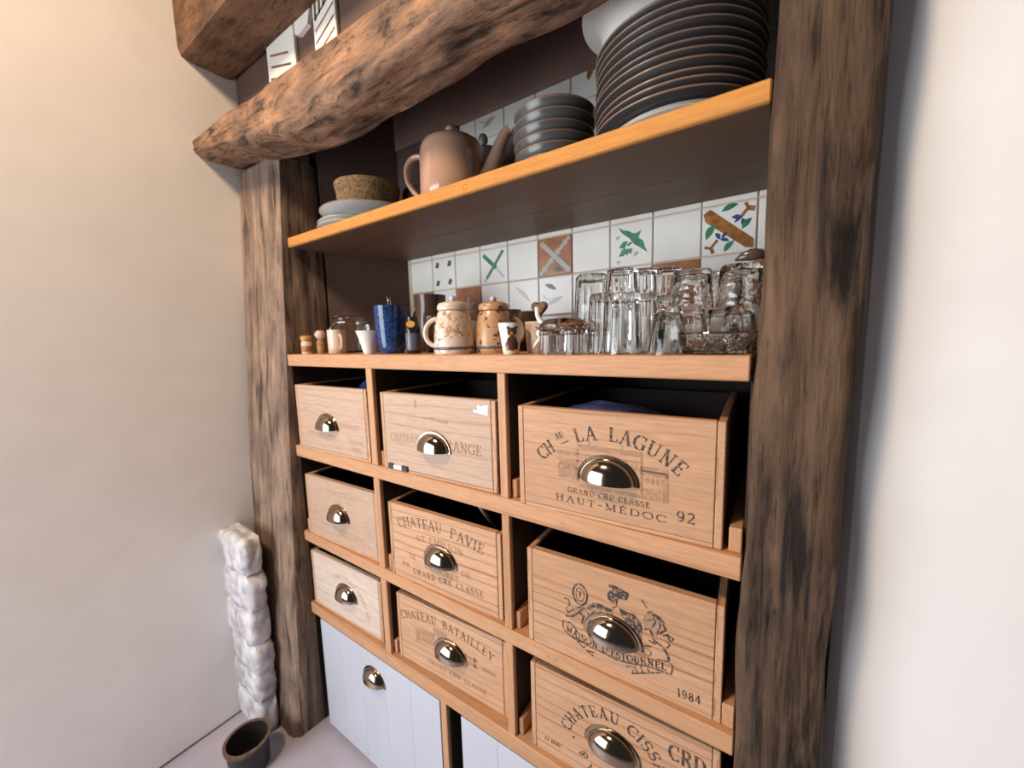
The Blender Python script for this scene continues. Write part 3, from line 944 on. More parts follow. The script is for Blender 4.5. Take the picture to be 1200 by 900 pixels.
def printed(c, name, fn, mat):
    # fn may be a list: one print object for each entry
    for g in (fn if isinstance(fn, (list, tuple)) else [fn]):
        b = MB()
        g(b)
        b.build(name, M[mat], c)


C11 = crate('pale wine crate with almost vanished printing, a blue bag behind it', -.1645, -.262, .311, .179, .000, R(1.6), -.012, .068, 'palepine')
C12 = crate('wine crate with a white paper remnant in its upper corner', .2085, -.262, .320, .178, .004, R(1.6), 0, .064, 'palepine')
C13 = crate('wine crate stencilled LA LAGUNE with HAUT-MÉDOC and 92', .583, -.262, .316, .176, .003, R(1.9), 0, .069)
C21 = crate('wine crate with faint brown script under its handle', -.166, -.5236, .314, .180, .007, R(1.8), -.006, .078, 'palepine')
C22 = crate('wine crate stencilled CHATEAU PAVIE', .209, -.5236, .320, .180, .006, R(1.9), 0, .074)
C23 = crate('wine crate printed with a crest and the year 1984', .591, -.5236, .313, .180, .006, R(1.9), 0, .068)
C31 = crate('greyish pale wine crate standing right above a white drawer', -.180, -.7527, .316, .170, .010, R(1.6), .008, .075, 'pale')
C32 = crate('wine crate stencilled CHATEAU BATAILLEY', .205, -.7527, .322, .172, .017, R(2.4), .008, .075)
C33 = crate('wine crate stencilled CHATEAU CISSAC in an arch', .590, -.7527, .318, .176, .014, R(2.0), -.002, .082)

# LA LAGUNE
printed(C13, 'lettering', [lambda b: text(b, 'CH', .022, on_arc(0, -.02, .152, 136), .031, .04), lambda b: text(b, 'AU', .011, on_arc(0, -.02, .166, 120.5), .015, .04), lambda b: text(b, 'LA', .022, on_arc(0, -.02, .152, 109.5), .036, .1), lambda b: text(b, 'LAGUNE', .022, on_arc(0, -.02, .152, 89.5), .110, .08)], 'ink')
printed(C13, 'lettering', lambda b: b.strip([on_arc(0, -.02, .152, 119)(u, .006) for u in (0, .007, .014)], .0016, -.0006), 'ink')
printed(C13, 'lettering', lambda b: text(b, 'GRAND CRU CLASSE', .0088, line_at(-.066, .039), .130, .14, bold=1.25), 'inkm')
printed(C13, 'lettering', lambda b: text(b, 'HAUT-MÉDOC', .0105, line_at(-.0885, .0222), .175, .16, bold=1.1), 'ink')
printed(C13, 'lettering', lambda b: text(b, '92', .0155, line_at(.100, .0285), .0245, .1), 'ink')


def lagune_house(b):
    y = -.0004
    for x0, x1, z0, z1 in ((-.085, .086, .0925, .0955), (-.048, .052, .1135, .1215), (-.085, -.05, .1015, .1085), (.05, .088, .088, .101), (-.05, .05, .104, .107), (-.082, -.045, .062, .083),
                           (-.045, .05, .0515, .0565), (.052, .078, .0515, .068), (.081, .089, .0515, .072), (-.05, -.047, .06, .113), (.05, .053, .052, .113), (-.03, -.028, .1215, .128), (.022, .0235, .1215, .129), (.085, .089, .072, .095)):
        b.rect(x0, x1, z0, z1, y)
    for k in range(9):
        b.rect(-.08 + k * .0035, -.0788 + k * .0035, .083, .0915, y)
    for k in range(4):
        b.rect(.058 + k * .0072, .0615 + k * .0072, .076, .085, y)
    for cx_ in (-.076, -.058):
        b.strip(arc(cx_, .078, .007, .009, 0, 180, 8), .0015, y)
    for k in range(14):
        b.rect(-.043 + k * .0066, -.0408 + k * .0066, .0985, .1025, y)


printed(C13, 'building_print', lagune_house, 'inkf')

# crest


def crest(b):
    for pts, w_ in CREST_LINES:
        b.strip(pts, w_ * 1.3, -.0005)
    for p in CREST_BLOBS:
        b.poly(p, -.0004)
    for rx, ry, w_ in ((.0125, .0185, .0032), (.0072, .0118, .0014)):
        b.strip(arc(-.055, .1245, rx, ry, 0, 360, 20), w_, -.0005)
    b.strip([(-.055, .131), (-.055, .118)], .0026, -.0005)
    b.strip(arc(.0545, .068, .006, .006, 0, 360, 12), .0015, -.0005)


def crest_fill(b, k):
    b.poly([[(-.082, .076), (-.070, .098), (-.045, .108), (-.03, .117), (.0, .118), (-.002, .105), (-.04, .09), (-.05, .07), (-.065, .07)],
            [(.049, .104), (.05, .13), (.06, .137), (.08, .124), (.078, .105), (.066, .092), (.058, .107)]][k], -.0002)


printed(C23, 'crest_tint', [lambda b: crest_fill(b, 0), lambda b: crest_fill(b, 1)], 'inkf')
printed(C23, 'crest_print', crest, 'ink')
f_, L_ = along(RIBBON)
printed(C23, 'lettering', lambda b: text(b, "MAISON D'ESTOURNEL", .0118, f_, L_, .10, bold=1.2), 'ink')
printed(C23, 'lettering', lambda b: text(b, '1984', .0135, line_at(.098, .0155, .140, .0185), .033, .12), 'ink')
# CISSAC
printed(C33, 'lettering', lambda b: text(b, 'CHATEAU CISSAC', .020, on_arc(-.001, .056, .079, 167), .215, .13), 'ink')
printed(C33, 'lettering', [lambda b: text(b, '&', .016, on_arc(0, .060, .048, 205), .014), lambda b: text(b, 'A', .016, on_arc(0, .060, .048, 232), .014)], 'ink')
printed(C33, 'lettering', lambda b: text(b, '12 BOU.', .0075, line_at(-.131, .027, -.094, .0275), .036, .1, bold=1.2), 'ink')
printed(C33, 'lettering', lambda b: text(b, 'CRD', .027, line_at(.088, .124), .052, .1), 'ink')
printed(C33, 'dot', lambda b: b.strip(arc(-.0715, .0665, .0012, .0012, 0, 360, 8), .0024, -.0005), 'ink')
# PAVIE
printed(C22, 'lettering', [lambda b: text(b, 'CHATEAU', .0225, on_arc(-.006, -.32, .462, 105.1), .136, .05), lambda b: text(b, 'PAVIE', .0225, on_arc(-.006, -.32, .462, 85.6), .088, .07)], 'inkm')
printed(C22, 'lettering', lambda b: text(b, 'ST EMILION', .0135, on_arc(0, -.3, .412, 99.5), .132, .1), 'inkf')
printed(C22, 'lettering', [lambda b: text(b, '1ER', .009, line_at(-.123, .034), .024, .12), lambda b: text(b, 'GRAND CRU CLASSE', .0135, line_at(-.0865, .0225, .114, .0325), .20, .22)], 'inkm')
printed(C22, 'lettering', [lambda b: text(b, 'LE', .012, line_at(-.095, .058), .018, .1), lambda b: text(b, 'DE', .012, line_at(.057, .063), .024, .1), lambda b: text(b, 'VIGNOBLE', .012, line_at(-.05, .046), .1, .1)], 'inkf')
# BATAILLEY
printed(C32, 'lettering', [lambda b: text(b, 'CHATEAU', .020, on_arc(-.006, -.26, .395, 110.5), .118, .07), lambda b: text(b, 'BATAILLEY', .020, on_arc(-.006, -.26, .395, 91.0), .140, .12)], 'inkm')


def batailley_house(b, side):
    y = -.0004
    if side:
        for q in ((.045, .085, .078, .086), (.045, .085, .092, .099), (.05, .055, .078, .104), (.075, .08, .078, .102)):
            b.rect(*q, y)
        return
    for q in ((-.10, -.085, .072, .102), (-.085, -.04, .092, .110), (-.04, .0, .108, .125), (-.08, -.03, .076, .082)):
        b.rect(*q, y)
    for k in range(7):
        b.rect(-.078 + k * .009, -.073 + k * .009, .083, .09, y)
    b.strip([(-.1, .068), (-.05, .070), (-.03, .066)], .002, y)


printed(C32, 'building_print', [lambda b: batailley_house(b, 0), lambda b: batailley_house(b, 1)], 'inkf')
printed(C32, 'lettering', [lambda b: text(b, 'GRAND CRU CLASSE', .0105, line_at(-.065, .028, .105, .0265), .17, .18), lambda b: text(b, 'CHATEAU', .008, line_at(.095, .082), .038, .1)], 'inkf')
# LAGRANGE
printed(C12, 'lettering', [lambda b: text(b, 'CHATEAU', .018, line_at(-.133, .0695, -.04, .073), .09, .06)], 'inkvf')
printed(C12, 'lettering', [lambda b: text(b, 'LAGRANGE', .021, line_at(-.02, .070, .125, .068), .145, .05)], 'inkf')
printed(C12, 'building_print', [lambda b: b.strip([(-.03, .129), (0, .131), (.02, .127), (.043, .126)], .004, -.0005), lambda b: b.strip([(-.047, .168), (-.047, .152)], .0025, -.0005), lambda b: b.strip([(-.052, .152), (-.042, .152)], .002, -.0005)], 'inkf')
printed(C12, 'sticker_remnant', lambda b: b.poly([(.118, .165), (.122, .168), (.128, .165), (.134, .168), (.144, .169), (.143, .149), (.125, .151), (.109, .153), (.109, .159), (.119, .157)], -.0005), 'sticker')
for xa, xb in ((-.142, -.126), (-.099, -.080)):
    MB().box(xa, xb, -.004, -.0004, .0035, .016, .001).build('clasp', M['blackrubber'], C12)
MB().box(-.126, -.099, -.003, -.0004, .004, .0135, .001).build('clasp_tape', M['sticker'], C12)
# faint ones
printed(C11, 'lettering', [lambda b: text(b, 'CHATEAU', .012, line_at(.03, .076), .09, .1), lambda b: text(b, 'GRAND CRU', .010, line_at(-.10, .045), .11, .1), lambda b: text(b, 'CLASSE', .010, line_at(.07, .040), .06, .1), lambda b: text(b, '1978', .012, line_at(.08, .02), .04, .1)], 'inkvf')
printed(C21, 'lettering', [lambda b: text(b, 'CHATEAU', .012, line_at(-.05, .142), .13, .1), lambda b: text(b, 'MEDOC', .020, line_at(-.01, .028), .11, .08), lambda b: b.rect(-.02, -.012, .10, .125, -.0005), lambda b: b.rect(-.002, .004, .10, .125, -.0005), lambda b: b.rect(-.022, .006, .122, .127, -.0005)], 'inkvf')
printed(C31, 'lettering', [lambda b: text(b, 'CHATEAU', .012, on_arc(.0, .03, .095, 120), .10, .1), lambda b: text(b, 'GRAND VIN', .011, on_arc(.0, .03, .095, 55), .08, .1)], 'inkvf')
printed(C31, 'lettering', lambda b: b.strip([(.02, .03), (.11, .033)], .0016, -.0005), 'inkvf')

# things in the crates
t = thing('blue_cloth', 'folded blue cloth heaped inside the crate stencilled LA LAGUNE', 'cloth', (.575, .081, -.270))
vs, fs = [], []
nx, ny = 26, 14
for i in range(nx + 1):
    for j in range(ny + 1):
        u, v = i / nx, j / ny
        z = .155 + .030 * math.sin(PI * min(1, u * 1.25)) ** .7 * math.sin(PI * (v * .8 + .1)) - .012 * u + .006 * nz(u * 5, v * 4, 1, 1.3)
        if i in (0, nx) or j in (0, ny):
            z -= .03
        vs.append((-.125 + .25 * u, -.055 + .16 * v, z))
n0 = len(vs)
vs += [(p[0], p[1], .04) for p in vs]
fs = [(i * (ny + 1) + j, (i + 1) * (ny + 1) + j, (i + 1) * (ny + 1) + j + 1, i * (ny + 1) + j + 1) for i in range(nx) for j in range(ny)]
fs += [tuple(n0 + k for k in reversed(q)) for q in fs]
bord = [i * (ny + 1) for i in range(nx + 1)] + [nx * (ny + 1) + j for j in range(1, ny + 1)] + [i * (ny + 1) + ny for i in range(nx - 1, -1, -1)] + [j for j in range(ny - 1, 0, -1)]
for a, b_ in zip(bord, bord[1:] + bord[:1]):
    fs.append((a, b_, n0 + b_, n0 + a))
fixn(MB().add(vs, fs).build('folds', M['bluecloth'], t, True, 70))
t = thing('blue_bag', 'bright blue plastic bag lying in the top crate next to the oak post', 'bag', (-.095, .11, -.255))
pts = []
for k in range(9):
    ph = -PI / 2 + PI * k / 8
    for j in range(20):
        th = 2 * PI * j / 20
        d = 1 + .14 * nz(math.cos(th) * 2, math.sin(th) * 2, ph * 2, 1.5)
        pts.append((.065 * math.cos(ph) * math.cos(th) * d, .07 * math.cos(ph) * math.sin(th) * d, .10 + .095 * math.sin(ph) * d))
fixn(MB().add(pts, [(k * 20 + j, k * 20 + (j + 1) % 20, (k + 1) * 20 + (j + 1) % 20, (k + 1) * 20 + j) for k in range(8) for j in range(20)]).build('pouch', M['bluebag'], t, True))
MB().tube([(.03, 0, .17), (.04, -.01, .20), (.055, -.01, .20), (.06, .0, .17)], .008, 8).build('handle', M['bluebag'], t, True)
t = thing('wooden_spoon', 'pale wooden spoon standing in the crate stencilled CHATEAU PAVIE', 'spoon', (.27, .06, -.5158))
MB().tube([(0, .1, .06), (0, .05, .13), (0, .012, .185), (0, .004, .196)], [.004, .0042, .005, .0035], 10).build('handle', M['spoonwood'], t, True)
MB().lathe([(0, -.03), (.012, -.025), (.018, 0), (.012, .025), (0, .03)], 16, (0, .105, .03)).build('bowl', M['spoonwood'], t, True)

# ------------------------------------------------------------------ white drawers below
for (label, xa, xb, n, pxx) in (('white boarded drawer next to the foot of the grey oak post', -.312, .184, 5, -.06), ('white boarded drawer under the crate stencilled CHATEAU CISSAC', .25, .75, 5, .5)):
    d = thing('white_drawer', label, 'drawer', (xa, .003, ZF + .018), 0, 'white drawers under the crates')
    wd = (xb - xa) / n
    for k in range(n):
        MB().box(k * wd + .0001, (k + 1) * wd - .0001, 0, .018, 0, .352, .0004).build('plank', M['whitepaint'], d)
    MB().box(.004, xb - xa - .004, .0182, .32, .01, .33, .001).build('box_body', M['shadewood'], d)
    cup_pull(d, pxx - xa, 0, .278, .95)

# ------------------------------------------------------------------ crockery on the upper shelf
ZS = .2972 + .0262


def plate_prof(r, h, th=.0045, foot=.55):
    return [(0, .0), (r * foot, .0), (r * foot + .003, .0035), (r * .8, h * .55), (r - .001, h - th * .5), (r, h), (r - .0015, h + th * .45), (r * .8, h * .55 + th), (r * foot, .0035 + th * .8), (0, .0035 + th * .8)]


def plate(name, label, cat, group, x, y, z, r, h, mat, edge=None, foot=.55):
    o = thing(name, label, cat, (x, y, z), 0, group)
    MB().lathe(plate_prof(r, h, foot=foot), 64).build('body', mat, o, True, 60)
    if edge:
        MB().lathe([(r - .0008, h - .0012), (r + .0005, h - .0005), (r + .0006, h + .0006), (r - .0003, h + .0018), (r - .0022, h + .0022)], 64).build('rim', edge, o, True)
    return o


px0, py0 = .632, .178
for k in range(2):
    plate('flat_plate', ['thin pale plate lying on the shelf at the very bottom of the tall stack', 'thin pale plate second from the bottom of the tall stack'][k], 'plate', 'plates in the tall stack', px0 + .004 * k, py0, ZS + .005 * k, .119 - .003 * k, .019, M['palegrey'])
ORD = ['lowest dark one', 'second dark one up', 'third dark one up', 'fourth dark one up', 'fifth dark one up', 'sixth dark one up', 'seventh dark one up', 'eighth dark one up', 'ninth dark one up', 'tenth dark one up', 'topmost']
zz = ZS + .0155
for k in range(11):
    plate('dinner_plate', 'dark grey dinner plate with a brown rim, %s of the tall stack' % ORD[k], 'plate', 'plates in the tall stack',
          px0 + random.uniform(-.002, .002), py0 + random.uniform(-.002, .002), zz, .127 + random.uniform(-.0012, .0012), .021, M['platedark'], M['plateedge'])
    zz += .0117 + random.uniform(-.0008, .0012)
zb_ = zz - .004
o = thing('serving_bowl', 'large white porcelain bowl on top of the dark plates', 'bowl', (.603, .178, zb_))
MB().lathe([(0, 0), (.055, 0), (.060, .004), (.072, .02), (.088, .05), (.094, .078), (.100, .082), (.122, .088), (.123, .091), (.099, .087), (.090, .08), (.083, .05), (.066, .022), (.05, .01), (0, .009)], 64).build('body', M['porcelain'], o, True, 50)

for k in range(6):
    r_ = .078
    o = thing('grey_bowl', 'grey green bowl, %s of the short stack beside the tall plates' % ['bottom one', 'second up', 'third up', 'fourth up', 'fifth up', 'topmost'][k], 'bowl', (.412 + random.uniform(-.002, .002), .170, ZS + .0005 + .0188 * k), 0, 'short stack of grey bowls')
    MB().lathe([(0, 0), (.042, 0), (.045, .004), (.068, .012), (r_ - .002, .024), (r_, .031), (r_ - .003, .0305), (.064, .016), (.04, .008), (0, .007)], 56).build('body', M['bowlgrey'], o, True, 60)
    MB().lathe([(r_ - .0012, .0285), (r_ + .0006, .0297), (r_ + .0006, .0315), (r_ - .002, .0325)], 56).build('rim', M['plateedge'], o, True)

for k in range(2):
    plate('side_plate', ['pale grey plate lowest in the pile near the oak post', 'pale grey plate second in the pile near the oak post'][k], 'plate', 'pale plates near the post', -.205 + .004 * k, .165, ZS + .0005 + .0105 * k, .115, .020, M['palegrey'])
plate('shallow_dish', 'wide grey green dish lying on the two pale plates', 'dish', None, -.158, .172, ZS + .0225, .136, .031, M['palegrey'], M['plateedge'], .5)
o = thing('straw_basket', 'round speckled straw basket standing in the grey dish', 'basket', (-.168, .168, ZS + .0315))
MB().lathe([(0, 0), (.060, 0), (.070, .006), (.079, .04), (.084, .088), (.08, .094), (.076, .09), (.068, .012), (0, .008)], 48, mod=lambda k, t, z: 1 + .008 * math.sin(26 * t)).build('body', M['cork'], o, True, 60)
MB().lathe([(.0795, .088), (.086, .089), (.087, .099), (.079, .101), (.075, .092)], 48).build('rim', M['cork'], o, True, 60)
o = thing('domed_basket', 'dark brown domed straw basket behind the speckled basket', 'basket', (-.085, .300, ZS))
MB().lathe([(0, 0), (.060, 0), (.064, .01), (.066, .09), (.06, .135), (.03, .150), (0, .152)], 36).build('body', M['corkdark'], o, True, 60)


def teapot(label, x, y, r_, h, hd, sd, mat, scale=1.0, spout=True, name='teapot'):
    o = thing(name, label, 'teapot', (x, y, ZS), 0)
    MB().lathe([(0, 0), (r_ * .97, 0), (r_, .004), (r_ * 1.0, h * .3), (r_ * .985, h * .66), (r_ * .965, h * .84), (r_ * .90, h * .94), (r_ * .78, h * .99), (r_ * .6, h), (0, h * 1.005)], 64).build('body', mat, o, True, 60)
    l = MB().lathe([(r_ * .66, h * .998), (r_ * .65, h * 1.015), (r_ * .4, h * 1.03), (0, h * 1.035)], 40).build('lid', mat, o, True, 60)
    MB().lathe([(0, h * 1.02), (.008, h * 1.03), (.0075, h * 1.12), (.012, h * 1.16), (.0125, h * 1.22), (.008, h * 1.265), (0, h * 1.28)], 24).build('knob', mat, l, True)
    d = Vector((hd[0], hd[1], 0)).normalized()
    P = []
    for q, z in ((.93, .80), (1.15, .86), (1.42, .84), (1.62, .70), (1.62, .50), (1.46, .32), (1.22, .16), (.97, .09)):
        P.append(d * (r_ * q) + Vector((0, 0, h * z + .003)))
    PP = []
    for a, b_, c_, e_ in zip([P[0]] + P, P, P[1:], P[2:] + [P[-1]]):
        for k in range(5):
            t = k / 5
            PP.append(.5 * ((2 * b_) + (c_ - a) * t + (2 * a - 5 * b_ + 4 * c_ - e_) * t * t + (3 * b_ - a - 3 * c_ + e_) * t ** 3))
    PP.append(P[-1])
    MB().tube(PP, .0062, 12, 1.35).build('handle', mat, o, True)
    if spout:
        s_ = Vector((sd[0], sd[1], 0)).normalized()
        S = [s_ * (r_ * q) + Vector((0, 0, h * z)) for q, z in ((.8, .27), (1.05, .31), (1.22, .44), (1.38, .64), (1.54, .86), (1.70, 1.03), (1.84, 1.07))]
        MB().tube(S, [.026, .025, .021, .017, .0135, .011, .010], 18).build('spout', mat, o, True, 60)
    return o


teapot('glossy beige stoneware teapot at the front of the shelf', .198, .112, .070, .122, (-.97, -.25), (.93, .36), M['teapot'])
teapot('grey stoneware teapot standing behind the beige one', .158, .275, .066, .168, (.3, 1), (1, -.2), M['teapot2'])

# ------------------------------------------------------------------ things on the counter
o = thing('spice_jar', 'tiny spice jar with an amber lid by the oak post', 'jar', (-.300, .03, 0))
MB().lathe([(0, 0), (.014, 0), (.0145, .002), (.0145, .032), (.011, .037), (.0, .037)], 28).build('body', M['cream'], o, True, 50)
MB().lathe([(0, .0371), (.014, .0371), (.0155, .040), (.0155, .048), (.013, .051), (0, .0515)], 28).build('lid', M['gold'], o, True, 50)
MB().lathe([(.0147, .006), (.0149, .007), (.0149, .022), (.0147, .023)], 28).build('label_band', M['amber'], o, True)
o = thing('spice_jar', 'tiny amber jar with a round pale pink stopper', 'jar', (-.263, .05, 0))
MB().lathe([(0, 0), (.0105, 0), (.011, .002), (.011, .034), (.006, .040), (0, .040)], 24).build('body', M['amber'], o, True, 50)
MB().lathe([(0, .039), (.008, .041), (.0145, .050), (.0145, .056), (.009, .064), (0, .0655)], 24).build('stopper', M['pinkball'], o, True)


def mug(name, label, x, y, prof, mat, hd=None, hz=(.2, .8), hr=.9, cat='mug', tr=.004, hmat=None, flat=1.3):
    o = thing(name, label, cat, (x, y, 0))
    r_ = max(p[0] for p in prof)
    H = prof[-1][1]
    inner = [(max(p[0] - .003, 0), p[1] + (.004 if k == 0 else 0)) for k, p in enumerate(prof)]
    pr = [(0, 0)] + prof + list(reversed(inner[1:])) + [(max(prof[0][0] - .004, .002), .005), (0, .005)]
    MB().lathe(pr, 48).build('body', mat, o, True, 50)
    if hd:
        d = Vector((hd[0], hd[1], 0)).normalized()
        ra, rb = interp([(p[1], p[0]) for p in prof], H * hz[0]), interp([(p[1], p[0]) for p in prof], H * hz[1])
        z0, z1 = H * hz[0], H * hz[1]
        P = []
        for k in range(15):
            a = lerp(-100, 100, k / 14)
            P.append(d * (lerp(ra, rb, k / 14) - .001 + hr * r_ * max(0, math.cos(R(a * .9)))) + Vector((0, 0, (z0 + z1) / 2 + (z1 - z0) / 2 * math.sin(R(a * .9)) / math.sin(R(90)))))
        MB().tube(P, tr, 10, flat).build('handle', hmat or mat, o, True)
    return o


mug('tan_mug', 'small square tan mug beside the spice jars', -.200, .06, [(.021, 0), (.023, .002), (.0235, .03), (.024, .064)], M['cream'], (.9, -.2), cat='mug', hr=.6, tr=.003)
# glass jar with wire bail
o = thing('bail_jar', 'glass preserving jar with wire bail behind the tan mug', 'jar', (-.250, .135, 0))
MB().lathe([(0, 0), (.044, 0), (.048, .004), (.048, .07), (.042, .082), (.042, .09), (.039, .09), (.039, .082), (.045, .07), (.045, .006), (0, .004)], 40).build('body', M['glass'], o, True, 40)
MB().lathe([(0, .0935), (.040, .0925), (.045, .094), (.045, .100), (.036, .106), (0, .108)], 40).build('lid', M['glass'], o, True, 40)
MB().tube([(.049 * math.cos(R(a)), .049 * math.sin(R(a)), .086) for a in range(0, 361, 20)], .0013, 6).build('wire', M['steel'], o, True)
MB().tube([(.0, -.049, .086), (.012, -.055, .07), (.012, -.055, .05), (-.012, -.055, .05), (-.012, -.055, .07), (0, -.049, .086)], .0012, 6).build('clasp_wire', M['steel'], o, True)
o = thing('low_tumbler', 'low clear tumbler between the tan mug and the white cup', 'glass', (-.115, .12, 0))
MB().lathe([(0, 0), (.026, 0), (.030, .05), (.032, .075), (.030, .075), (.0275, .05), (.024, .006), (0, .005)], 32).build('body', M['glass'], o, True, 40)

mug('white_cup', 'small white handleless cup leaning by the cobalt mug', -.022, .032, [(.013, 0), (.014, .004), (.018, .02), (.024, .042), (.029, .056)], M['porcelain'], cat='cup')
mug('cobalt_mug', 'tall mottled cobalt blue mug with a spoon in it', .026, .062, [(.026, 0), (.028, .004), (.033, .03), (.036, .07), (.038, .112)], M['bluemug'], cat='mug')
o = thing('teaspoon', 'steel teaspoon standing in the cobalt blue mug', 'spoon', (.026, .062, .006))
MB().tube([(.012, .0, .004), (.0, .004, .06), (-.017, .012, .118), (-.021, .014, .132)], [.003, .002, .0022, .0032], 8, 1.6).build('handle', M['steel'], o, True)
MB().lathe([(0, 0), (.006, .002), (.009, .010), (.006, .02), (0, .022)], 14, (.013, .0, 0)).build('bowl', M['steel'], o, True)
o = thing('dark_bottle', 'dark little bottle with an orange oval label', 'bottle', (.108, .055, 0))
MB().lathe([(0, 0), (.015, 0), (.016, .003), (.016, .058), (.012, .07), (.012, .082), (0, .083)], 28).build('body', M['blackglass'], o, True, 40)
b = MB()
n = 20
b.add([(.0, 0, 0)] + [(.0098 * math.cos(2 * PI * k / n), 0, .0075 * math.sin(2 * PI * k / n)) for k in range(n)], [(0, 1 + k, 1 + (k + 1) % n) for k in range(n)])
lb = b.build('label_oval', M['label'], o)
lb.location = (.0092, -.0136, .066)
lb.rotation_euler = (R(-8), 0, R(34))
MB().lathe([(.0161, .008), (.0164, .009), (.0164, .045), (.0161, .046)], 28).build('label_band', M['slate'], o, True)
mug('brown_mug', 'dark brown glazed mug behind the little bottle', .115, .125, [(.026, 0), (.028, .005), (.031, .04), (.032, .085)], M['brownglaze'], (.6, -.7), cat='mug', hr=.55)
mug('brown_jug', 'tall smoky brown jug standing behind the cobalt mug', .0, .22, [(.035, 0), (.04, .01), (.045, .07), (.04, .12), (.042, .15)], M['brownglaze'], (-.9, -.2), cat='jug', hr=.5)


def lidded(name, label, x, y, s, mat, lidmat, hd):
    o = thing(name, label, 'pot', (x, y, 0))
    MB().lathe([(0, 0), (.041 * s, 0), (.0425 * s, .006 * s), (.0415 * s, .030 * s), (.0375 * s, .06 * s), (.0325 * s, .082 * s), (.029 * s, .088 * s), (0, .088 * s)], 48).build('body', mat, o, True, 50)
    MB().lathe([(.0425 * s, .0095 * s), (.0437 * s, .011 * s), (.0437 * s, .0135 * s), (.0425 * s, .015 * s)], 48).build('band', M['slate'], o, True)
    l = MB().lathe([(.0285 * s, .0885 * s), (.032 * s, .0895 * s), (.0325 * s, .097 * s), (.029 * s, .103 * s), (.012 * s, .107 * s), (0, .108 * s)], 40).build('lid', lidmat, o, True, 50)
    MB().lathe([(0, .106 * s), (.006 * s, .108 * s), (.0075 * s, .114 * s), (.004 * s, .118 * s), (0, .119 * s)], 18).build('knob', M['lilac'], l, True)
    d = Vector((hd[0], hd[1], 0)).normalized()
    P = []
    for k in range(15):
        a = R(lerp(-92, 92, k / 14))
        P.append(d * (lerp(.041, .035, k / 14) * s + .026 * s * max(0, math.cos(a)) - .002) + Vector((0, 0, .045 * s + .028 * s * math.sin(a))))
    MB().tube(P, .0048 * s, 12, 1.2).build('handle', M['cream'] if mat == M['floral'] else mat, o, True)
    return o


lidded('floral_pot', 'cream lidded pot painted with brown sprigs', .236, .052, 1.0, M['floral'], M['cream'], (-.9, -.45))
lidded('ochre_pot', 'ochre lidded pot with dark sprigs behind the cream one', .300, .105, .98, M['ochre'], M['ochre'], (.8, .6))
mug('teddy_cup', 'small white tapered cup with a brown teddy bear on it', .394, .028, [(.013, 0), (.0145, .003), (.018, .03), (.0225, .056)], M['porcelain'], cat='cup')
tc = [q for q in bpy.data.objects if q.name.startswith('teddy_cup')][0]


def on_cup(shapes, mat, off):
    b = MB()
    ang0 = math.atan2(CAM_LOC.y - .028, CAM_LOC.x - .394) + R(8)
    for cx_, cz_, rx, rz in shapes:
        n = 14
        pts = []
        for rr in (0, .5, 1):
            for k in range(n if rr else 1):
                pts.append((cx_ + rr * rx * math.cos(2 * PI * k / n), cz_ + rr * rz * math.sin(2 * PI * k / n)))
        vs = []
        for u, z in pts:
            rad = interp([(0, .013), (.003, .0145), (.03, .018), (.056, .0225)], z) + off
            a = ang0 + u / rad
            vs.append((rad * math.cos(a), rad * math.sin(a), z))
        fs = [(0, 1 + k, 1 + (k + 1) % n) for k in range(n)] + [(1 + k, 1 + n + k, 1 + n + (k + 1) % n, 1 + (k + 1) % n) for k in range(n)]
        b.add(vs, fs)
    b.build('teddy_print', mat, tc, True)


on_cup([(.0, .040, .0085, .0075), (-.0068, .047, .003, .003), (.0068, .047, .003, .003), (0, .020, .0105, .0135), (-.009, .016, .004, .008), (.009, .016, .004, .008)], M['bear'], .0003)
on_cup([(-.001, .0375, .0035, .003), (-.0095, .0115, .0028, .005)], M['bearlight'], .0006)
mug('brown_pot', 'dark brown round pot against the tiles behind the teddy cup', .262, .215, [(.03, 0), (.036, .02), (.038, .06), (.03, .095)], M['brownglaze'], cat='pot')
mug('brown_pot', 'lower dark brown pot nearest the beaded glasses', .318, .215, [(.026, 0), (.033, .02), (.034, .06), (.026, .088)], M['brownglaze'], cat='pot')
mug('cream_cup', 'cream cup with a wavy white handle beside the teddy cup', .421, .075, [(.017, 0), (.019, .005), (.021, .03), (.022, .058)], M['cream'], cat='cup')
cc = [q for q in bpy.data.objects if q.name.startswith('cream_cup')][0]
MB().tube([(.014, -.022, .082), (.016, -.024, .068), (.021, -.024, .058), (.030, -.024, .052), (.022, -.026, .046), (.018, -.026, .036), (.023, -.026, .028), (.014, -.027, .018), (.008, -.026, .010)], [.004, .0042, .0055, .003, .005, .0045, .0035, .0035, .003], 10).build('handle', M['porcelain'], cc, True)
o = thing('heart_ornament', 'small dark brown heart shaped ornament behind the cream cup', 'ornament', (.397, .128, 0))
b = MB()
n = 28
hp = []
for k in range(n):
    t = 2 * PI * k / n
    hp.append((.0011 * 16 * math.sin(t) ** 3, .0011 * (13 * math.cos(t) - 5 * math.cos(2 * t) - 2 * math.cos(3 * t) - math.cos(4 * t))))
vs = [(p[0] * q, yy, p[1] * q + .086) for yy, q in ((-.006, .8), (-.003, 1), (.003, 1), (.006, .8)) for p in hp]
fs = [(r_ * n + k, r_ * n + (k + 1) % n, (r_ + 1) * n + (k + 1) % n, (r_ + 1) * n + k) for r_ in range(3) for k in range(n)] + [(4 * n, k, (k + 1) % n) for k in range(n)] + [(4 * n + 1, 3 * n + k, 3 * n + (k + 1) % n) for k in range(n)]
vs += [(0, -.0065, .086), (0, .0065, .086)]
fixn(b.add(vs, fs).build('heart', M['corkdark'], o, True, 40))
MB().lathe([(0, 0), (.018, 0), (.018, .004), (.004, .008), (.003, .072), (0, .072)], 20).build('stand', M['brownglaze'], o, True, 40)


